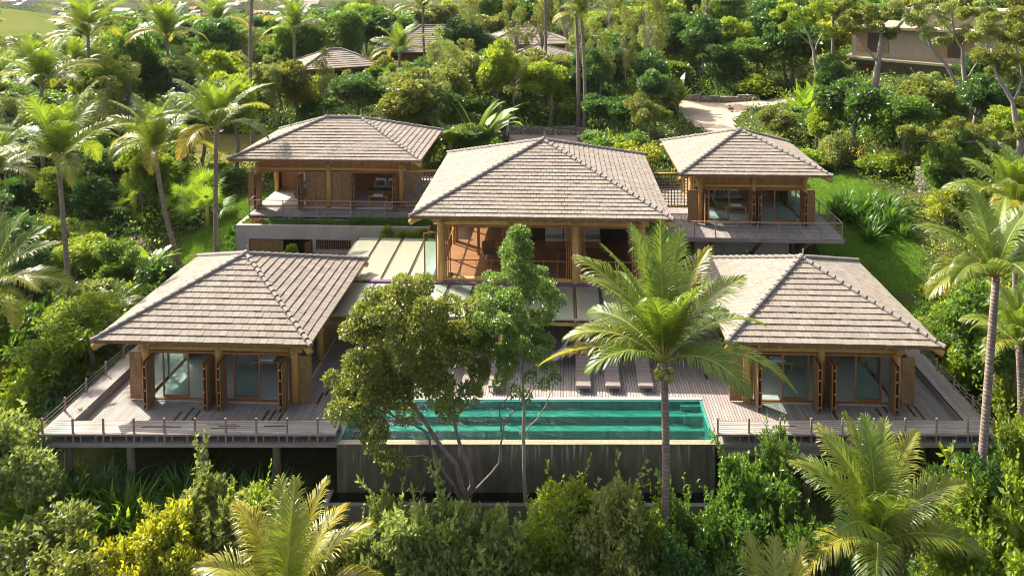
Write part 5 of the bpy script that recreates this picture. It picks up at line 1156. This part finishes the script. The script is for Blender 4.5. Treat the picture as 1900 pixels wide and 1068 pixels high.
cnt.append(fill(100, 170, 6.4, (3.8, 5.8), (6, 11), 'tree', ['leafC', 'leafB', 'leafD', 'leafB', 'leafD', 'leafA'], 5, 150))
cnt.append(fill(84, 128, 4.4, (2.4, 3.5), (3, 5.5), 'shrub', ['leafC', 'leafB', 'leafC', 'leafD', 'leafY', 'leafG'], 12, 48, cond=lambda x, y, u, v: u > 1130))
cnt.append(fill(62, 110, 9, (1.8, 2.8), (6, 10), 'sparse', ['leafG', 'leafA', 'leafG'], 6, 40))
for u, v0, v1, Y, lb in ((1005, 110, -30, 92, 'thin bare trunk tree in front of the central hill roofs'), (1052, 60, -40, 100, 'slim leaning trunk behind the central hill roofs'), (1160, 190, 10, 84, 'pale slim tree with open crown right of the slender palm'), (1112, 215, 40, 78, 'slim grey tree beside the paved court'), (1205, 130, -30, 92, 'thin dark trunk on the slope right of the hill roofs'), (1310, 40, -40, 120, 'thin trunk against the hillside above the driveway'),
    (955, 90, -10, 94, 'branching dry tree before the left end of the central hill roofs'), (1130, 90, -40, 110, 'tall pale trunk beside the hill roofs at the top edge'), (600, 190, 90, 76, 'crooked grey trunk before the red walled house'), (880, 120, -20, 96, 'airy tree left of the central hill roofs'), (1250, 60, -50, 115, 'tall thin tree at the top edge above the driveway junction'), (820, 190, 60, 80, 'open grey tree above the broad leaved palm'), (1400, 30, -50, 125, 'slim tree on the ridge left of the umbrella tree'), (690, 60, -30, 120, 'slim tree at the top edge left of the feathery hill palm')):
    p = atY(u, v0, Y); g_ = float(hgt(p[0], Y)); tp = float(atY(u, v1, Y)[2]); h = max(5, tp-g_); tree(p[0], Y, 1.7 if Y < 90 else 2.3, h, rnd.choice(['leafG', 'leafA']), lb, sparse=True)

# front slope: tops follow the lower edge of the picture
FR = [(235, 965, 25.5, 1.5, 'leafY', 'feathery yellow green shrub at the lower left, left of a taller twin'), (330, 950, 26, 1.6, 'leafY', 'bright yellow green shrub at the lower left beneath the deck'), (410, 905, 27, 1.5, 'leafG', 'twiggy grey green shrub with reddish tips below the left deck'), (470, 935, 27, 1.3, 'leafC', 'leafy shrub right of the twiggy shrub below the left deck'),
      (70, 930, 26, 2.0, 'leafG', 'hazy grey green bush in the lower left corner'), (140, 1000, 25, 1.7, 'leafA', 'olive bush at the bottom left edge'), (20, 780, 29, 1.9, 'leafG', 'grey green bush on the left edge below the deck corner'), (60, 640, 34, 1.7, 'leafC', 'bright bush left of the deck railing'), (150, 650, 37, 1.3, 'leafY', 'yellowish bush beside the left deck railing'), (30, 540, 37, 2, 'leafB', 'leafy bush at the left edge below the palm fronds'),
      (735, 925, 26.3, 1.5, 'leafG', 'shrub with long sprays before the pool wall, under the olive tree'), (815, 920, 26.4, 1.6, 'leafG', 'dense small leaved shrub before the pool wall below the olive tree trunk'), (890, 955, 26.2, 1.6, 'leafG', 'small leaved shrub between the two foreground tree trunks'), (960, 985, 26.5, 1.4, 'leafC', 'low shrub at the foot of the slender tree'),
      (1050, 925, 27.5, 1.6, 'leafC', 'pale leaved shrub right of the slender tree trunk'), (1130, 915, 26.5, 1.6, 'leafG', 'tall sprayed shrub left of the tall palm trunk'), (1195, 935, 27, 1.4, 'leafC', 'shrub touching the tall palm trunk'), (1275, 920, 27.5, 1.2, 'leafB', 'vine covered shrub right of the tall palm trunk'), (1350, 880, 27.8, 1.1, 'leafB', 'climbing vine column at the pool wall right end'), (1395, 850, 28, 1.1, 'leafB', 'leafy vine mass beneath the right deck corner'), (1440, 800, 28.5, .8, 'leafB', 'vine climbing onto the right deck edge'), (1375, 960, 26.5, 1.4, 'leafB', 'round leaved vine bush lower right of the pool wall'), (1300, 1000, 26, 1.4, 'leafD', 'dark vine bush at the bottom edge right of the palm trunk'),
      (1460, 930, 26.5, 1.3, 'leafB', 'dark bush left of the yellow green palm crown'), (1790, 850, 28.5, 1.4, 'leafD', 'glossy dark bush under the right deck corner'), (1860, 880, 28, 1.7, 'leafC', 'bright bush at the right edge below the deck'), (1750, 960, 26.5, 1.5, 'leafC', 'bright green bush right of the yellow green palm crown'), (1850, 990, 25.5, 1.7, 'leafC', 'bright leafy bush in the lower right corner'), (1880, 760, 31.5, 1.5, 'leafC', 'bright bush on the right edge beside the deck rail'), (1560, 1020, 25.8, 1.3, 'leafD', 'dark bush behind the yellow green palm crown'),
      (640, 985, 26, 1.3, 'leafG', 'grey green bush between the bottom palm crown and pool wall'), (690, 960, 26.8, 1.1, 'leafC', 'small bush at the left end of the pool trough'), (620, 1010, 25.5, 1.2, 'leafA', 'olive bush just right of the bottom palm crown')]
for u, v, Y, r, mt, lb in FR:
    p = atY(u, v, Y); g_ = float(hgt(p[0], Y)); h = max(1.2, float(p[2])-g_+.3); r *= 1.22; hh = min(h, r*2.7); shrub(p[0], Y, r, hh, mt, lb, z=float(p[2])-hh+.1)
cnt.append(fill(20, 29, 2.0, (1.0, 1.5), (1.6, 2.6), 'shrub', ['leafB', 'leafC', 'leafD', 'leafG', 'leafA'], 7, 26))
# vines and shrubs beside the right deck and left slope
cnt.append(fill(30, 47, 1.75, (.9, 1.4), (1.7, 3.2), 'shrub', ['leafC', 'leafG', 'leafC', 'leafB'], 8, 38, cond=lambda x, y, u, v: u > 1650 or u < 260))
def ring(n, fn, meshes, s, mat, name, cat, group, noun, seed):
    rg = random.Random(seed); k = 0; tries = 0
    while k < n and tries < 4000:
        tries += 1; x, y = fn(rg)
        big(meshes, x, y, s*rg.uniform(.75, 1.2), mat, None, name, cat, group=group, noun=noun); k += 1
ring(46, lambda g_: (g_.uniform(-21.8, -10), g_.uniform(27.6, 30.0)), STRAP, 1.4, 'strap', 'strap_leaf_plant', 'plant', 'strap leaved plants under the left deck', 'strap leaved clump', 1)
ring(16, lambda g_: (g_.uniform(-22.5, -17.5), g_.uniform(27.2, 29.3)), STRAP, 1.5, 'strapY', 'strap_leaf_plant', 'plant', 'strap leaved plants under the left deck', 'strap leaved clump', 2)
ring(18, lambda g_: (g_.uniform(19.5, 23.5), g_.uniform(51, 55)), STRAP, 1.15, 'strap', 'strap_leaf_plant', 'plant', 'strap leaved plants by the right lawn', 'strap leaved clump', 3)
ring(26, lambda g_: (g_.uniform(-22.9, -21.5), g_.uniform(43.5, 55)), STRAP, .9, 'strap', 'strap_leaf_plant', 'plant', 'strap leaved plants beside the concrete wall', 'strap leaved clump', 4)
ring(9, lambda g_: (float(atY(g_.uniform(1490, 1590), 160, 80)[0]), g_.uniform(77, 81)), BROAD, 2.2, 'strapY', 'upright_leaf_plant', 'plant', 'lime green upright plants by the driveway', 'upright leaved clump', 5)
ring(9, lambda g_: (g_.uniform(9, 14.5), g_.uniform(47.2, 48.2)), BROAD, 1.0, 'strap', 'upright_leaf_plant', 'plant', 'broad leaved plants under the upper right terrace', 'broad leaved clump', 6)
ring(10, lambda g_: (g_.uniform(15, 18.5), g_.uniform(45.5, 48)), STRAP, .8, 'strap', 'strap_leaf_plant', 'plant', 'plants at the lawn corner of the terrace', 'strap leaved clump', 7)
ring(8, lambda g_: (g_.uniform(6.4, 8.2), g_.uniform(48.5, 51.5)), STRAP, 1.0, 'strap', 'strap_leaf_plant', 'plant', 'plants between main roof and upper right pavilion', 'strap leaved clump', 8)
# shrubs on the bank between driveway and lawn carry orange flowers
def near_poly(rg, u0, u1, v0, v1): p = ground_at(rg.uniform(u0, u1), rg.uniform(v0, v1)); return p
rg = random.Random(31)
for k in range(26):
    p = near_poly(rg, 1400, 1760, 215, 345)
    if not blocked(p[0], p[1], .8) and fits(p[0], p[1], 1.3, 1.8): shrub(p[0], p[1], rg.uniform(1.2, 1.9), rg.uniform(1.3, 2.3), rg.choice(['leafC', 'leafG', 'leafC', 'leafB', 'leafY']))
# planter on the upper left base
def scatter_stuff(name, n, xy, ls, lw, mat, hmax, seed, zf=None, up=.6):
    rng = np.random.default_rng(seed); x, y = xy(rng, n); z = (hgt(x, y) if zf is None else np.full(len(x), zf)); k = len(x)
    lump = .5+.5*np.sin(x*1.9+np.sin(y*1.3)*2)*np.sin(y*2.1+np.cos(x*.9)*2); hh = hmax*(.25+.75*lump)*rng.random(k)**.5
    P = np.stack([x, y, z+hh], 1); d = rng.normal(size=(k, 3)); sc2 = np.clip(y/40, .8, 3)
    A = d+np.array([0, 0, .3]); Nn = rng.normal(size=(k, 3))*.5+np.array([0, 0, up]); q = leaf_quads(P, A, Nn, ls*1.0, lw, rng)
    ctr = q[:, :1]; q = ctr+(q-ctr)*sc2[:, None, None]; b = MB(); b.quads(q); return struct(name, b, M[mat], 'stuff')
def rect(x0, x1, y0, y1): return lambda rng, n: (rng.uniform(x0, x1, n), rng.uniform(y0, y1, n))
scatter_stuff('planter_greenery', 5200, rect(bx0+.3, bx1-.3, by+.2, 48.6), .11, .05, 'leafB', .4, 51, 2.95)
b = MB(); rng = np.random.default_rng(52); Q = []
for k in range(8): q = blades(rng, 14, .42, .06, 70, 20, 50, 3, .05); q += np.array([bx0+.7+rng.uniform(0, 1.3), by+.5+rng.uniform(-.2, .3), 3.0]); Q.append(q)
b.quads(np.concatenate(Q)); single('bromeliad', b, M['flowerR'], 'red leaved bromeliad clump at the planter left corner', 'plant')
for k in range(9): big(STRAP, -13.6+k*.62, 48.15+.15*(k % 2), .55, 'strap', None, 'strap_leaf_plant', 'plant', z=2.95, group='plants spilling over the planter', noun='drooping clump')
for k in range(6): shrub(-11.2+k*.75, 47.05, .5, 1.3, 'leafC', z=1.9)
shrub(-17.3, 46.3, .6, 1.6, 'leafC', 'small bright shrub behind the lower left roof ridge', z=.6)
# undergrowth
def ug(rng, n):
    y = 20+105*rng.random(n)**1.5; x = rng.uniform(-1, 1, n)*(y*.8+9); keep = np.ones(n, bool)
    for a, b_, c0, d0 in FOOT: keep &= ~((x > a-.1) & (x < b_+.1) & (y > max(c0, 31 if a < 7.6 else c0)-.1) & (y < d0+.1))
    xs, ys_ = x[keep], y[keep]; ok = np.array([not (LAWN_R(a, c_) or LAWN_L(a, c_) or LAWN_L2(a, c_) or DRIVE(a, c_) or PARK(a, c_) or PATH(a, c_)) for a, c_ in zip(xs, ys_)]); return xs[ok], ys_[ok]
scatter_stuff('undergrowth', 130000, ug, .17, .09, 'leafB', .8, 61)
scatter_stuff('ground_cover', 50000, ug, .17, .09, 'leafD', .6, 62)
rg = random.Random(93); C = []
for k in range(6600):
    y = 29+100*rg.random()**1.4; x = rg.uniform(-1, 1)*(y*.82+9); r = rg.uniform(.5, .95)*(1+y/130)
    if blocked(x, y, r) or not fits(x, y, r, 1.9*r+.3): continue
    C.append((x, y, float(hgt(x, y))+rg.uniform(.1, 1.35)*r, r))
C = np.array(C); rng = np.random.default_rng(94)
for nm, mt, sl, lsz in (('shrubbery', 'leafB', slice(0, None, 3), .17), ('shrubbery', 'leafC', slice(1, None, 3), .19), ('shrubbery', 'leafD', slice(2, None, 3), .21)):
    c_ = C[sl]; b = MB(); b.quads(clumps_to_quads(c_[:, :3], c_[:, 3], 85000, lsz*1.25, lsz*.7, rng, .8)); struct(nm, b, M[mt], 'stuff')
def grass_on(name, f, x0, x1, y0, y1, n, mat, seed, h=.12):
    rng = np.random.default_rng(seed); x = rng.uniform(x0, x1, n); y = rng.uniform(y0, y1, n); ok = np.array([f(a, c_) for a, c_ in zip(x, y)]); x, y = x[ok], y[ok]; k = len(x)
    P = np.stack([x, y, hgt(x, y)+.03], 1); A = rng.normal(size=(k, 3))*.45+np.array([0, 0, 1.0]); q = leaf_quads(P, A, rng.normal(size=(k, 3)), h, .035, rng); b = MB(); b.quads(q); struct(name, b, M[mat], 'stuff')
grass_on('lawn_grass', LAWN_R, 16, 30, 42, 63, 60000, 'grass', 71); grass_on('lawn_grass', LAWN_L, -28, -20, 43, 58, 22000, 'grass', 72)
GB = inpoly([gz(925, 238), gz(1085, 238), gz(1100, 205), gz(920, 205)])
grass_on('bank_grass', GB, -12, 12, 66, 100, 30000, 'leafD', 73, .5)
# flowers on the right bank and left slope
def flowers(name, label, boxes, mat, n, seed):
    rng = np.random.default_rng(seed); P = []
    for k in range(n):
        u0, u1, v0, v1, hh = boxes[k % len(boxes)]; p = ground_at(rng.uniform(u0, u1), rng.uniform(v0, v1)); p[2] = float(hgt(p[0], p[1]))+hh*rng.uniform(.7, 1.15)
        for j in range(9): P.append(p+rng.normal(size=3)*np.array([.09, .09, .16]))
    P = np.array(P); q = leaf_quads(P, rng.normal(size=P.shape), rng.normal(size=P.shape), .11, .08, rng); b = MB(); b.quads(q); o = struct(name, b, M[mat], 'stuff'); return o
flowers('orange_flowers', '', [(1430, 1780, 225, 345, 1.9), (1740, 1890, 520, 640, 2.2), (1560, 1780, 240, 320, 2.0)], 'flower', 190, 81)
flowers('magenta_flowers', '', [(1245, 1370, 150, 175, 2.4), (195, 290, 520, 580, 1.8), (240, 270, 500, 560, 1.8)], 'flowerP', 60, 82)
# distant woodland as one mass
rng = np.random.default_rng(91); k = 5200; y = 165+rng.random(k)**1.3*640; x = rng.uniform(-1, 1, k)*(y*.8); keep = ~((x+195)**2/85**2+(y-235)**2/70**2 < 1); x, y = x[keep], y[keep]
nz = np.sin(x*.03+1)*np.sin(y*.025+np.sin(x*.01)*2); keep = (nz > -.45) | (y < 230); x, y = x[keep], y[keep]; C = np.stack([x, y, hgt(x, y)+rng.uniform(1, 4.5, len(x))], 1); C = np.array([q for q in C if not (lambda p_: p_[0] < 125 and 28 < p_[1] < 84)(pr(*q))]); x = C[:, 0]; CR = rng.uniform(2.2, 4.6, len(x))
b = MB(); b.quads(clumps_to_quads(C, CR, 110000, 1.25, .8, rng, .85)); struct('distant_woodland', b, M['leafW'], 'stuff')

# ================================================================ labels for the filler plants
LM = [((375, 560), 'the lower left roof'), ((620, 260), 'the upper left house'), ((1000, 340), 'the main roof'), ((1400, 290), 'the upper right pavilion'), ((1530, 560), 'the lower right roof'), ((120, 800), 'the left deck corner'), ((400, 850), 'the left deck edge'), ((975, 880), 'the pool wall'), ((1700, 820), 'the right deck edge'), ((1830, 720), 'the right deck corner'), ((1640, 420), 'the bright lawn'), ((1760, 365), 'the tall stone wall'), ((1320, 200), 'the driveway'), ((1010, 245), 'the paved court'), ((1650, 100), 'the concrete house'), ((990, 80), 'the central hill roofs'), ((620, 105), 'the red walled house'), ((760, 80), 'the feathery hill palm'), ((545, 60), 'the yellow fronded palm'), ((300, 305), 'the small sandy path'), ((430, 260), 'the dry grass patch'), ((40, 55), 'the grassy hill'), ((120, 400), 'the large left palm'), ((1850, 500), 'the leaning palm'), ((885, 230), 'the broad leaved palm'), ((1230, 900), 'the tall palm trunk'), ((1620, 150), 'the umbrella crowned tree'), ((1885, 330), 'the big forked tree'), ((330, 430), 'the curved palm trunk'), ((1540, 165), 'the lime green clumps'), ((180, 90), 'the tall upper left palm'), ((1350, 90), 'the green hillside above the driveway'), ((800, 160), 'the dense bank behind the main roof'), ((500, 180), 'the trees above the upper left house'), ((1180, 130), 'the slope right of the hill roofs'), ((1500, 300), 'the flowering bank')]
ORD = ['leftmost', 'second from left', 'third from left', 'fourth from left', 'fifth from left', 'sixth from left', 'seventh from left', 'eighth from left', 'ninth from left', 'tenth from left']
grp = {}
for t, u, v, s, noun, col in PLANTS:
    (lu, lv), nm = min(LM, key=lambda q: (q[0][0]-u)**2+((q[0][1]-v)*1.4)**2)
    du, dv = u-lu, v-lv
    rel = ('right of' if du > 0 else 'left of') if abs(du) > abs(dv) else ('below' if dv > 0 else 'above')
    size = 'large' if s > (62 if noun == 'tree' else 42) else ('small' if s < (30 if noun == 'tree' else 24) else 'medium')
    grp.setdefault('%s %s %s %s %s' % (size, col, noun, rel, nm), []).append((u, v, t))
for lb, ms in grp.items():
    ms.sort(key=lambda q: q[0])
    for i, (u, v, t) in enumerate(ms):
        t['label'] = lb if len(ms) == 1 else (lb+', '+ORD[i] if len(ms) <= 10 and len((lb+' '+ORD[i]).split()) <= 16 else lb)
# village labels
vs = sorted([o for o in ALLT if o.name.startswith('village_house')], key=lambda o: pr(*o.location)[0]); seen = {}
for o in vs: seen.setdefault(o['label'], []).append(o)
for lb, os_ in seen.items():
    if len(os_) > 1:
        for i, o in enumerate(os_): o['label'] = lb.replace(' in the hazy valley', '')+' in the valley, '+ORD[min(i, 9)]
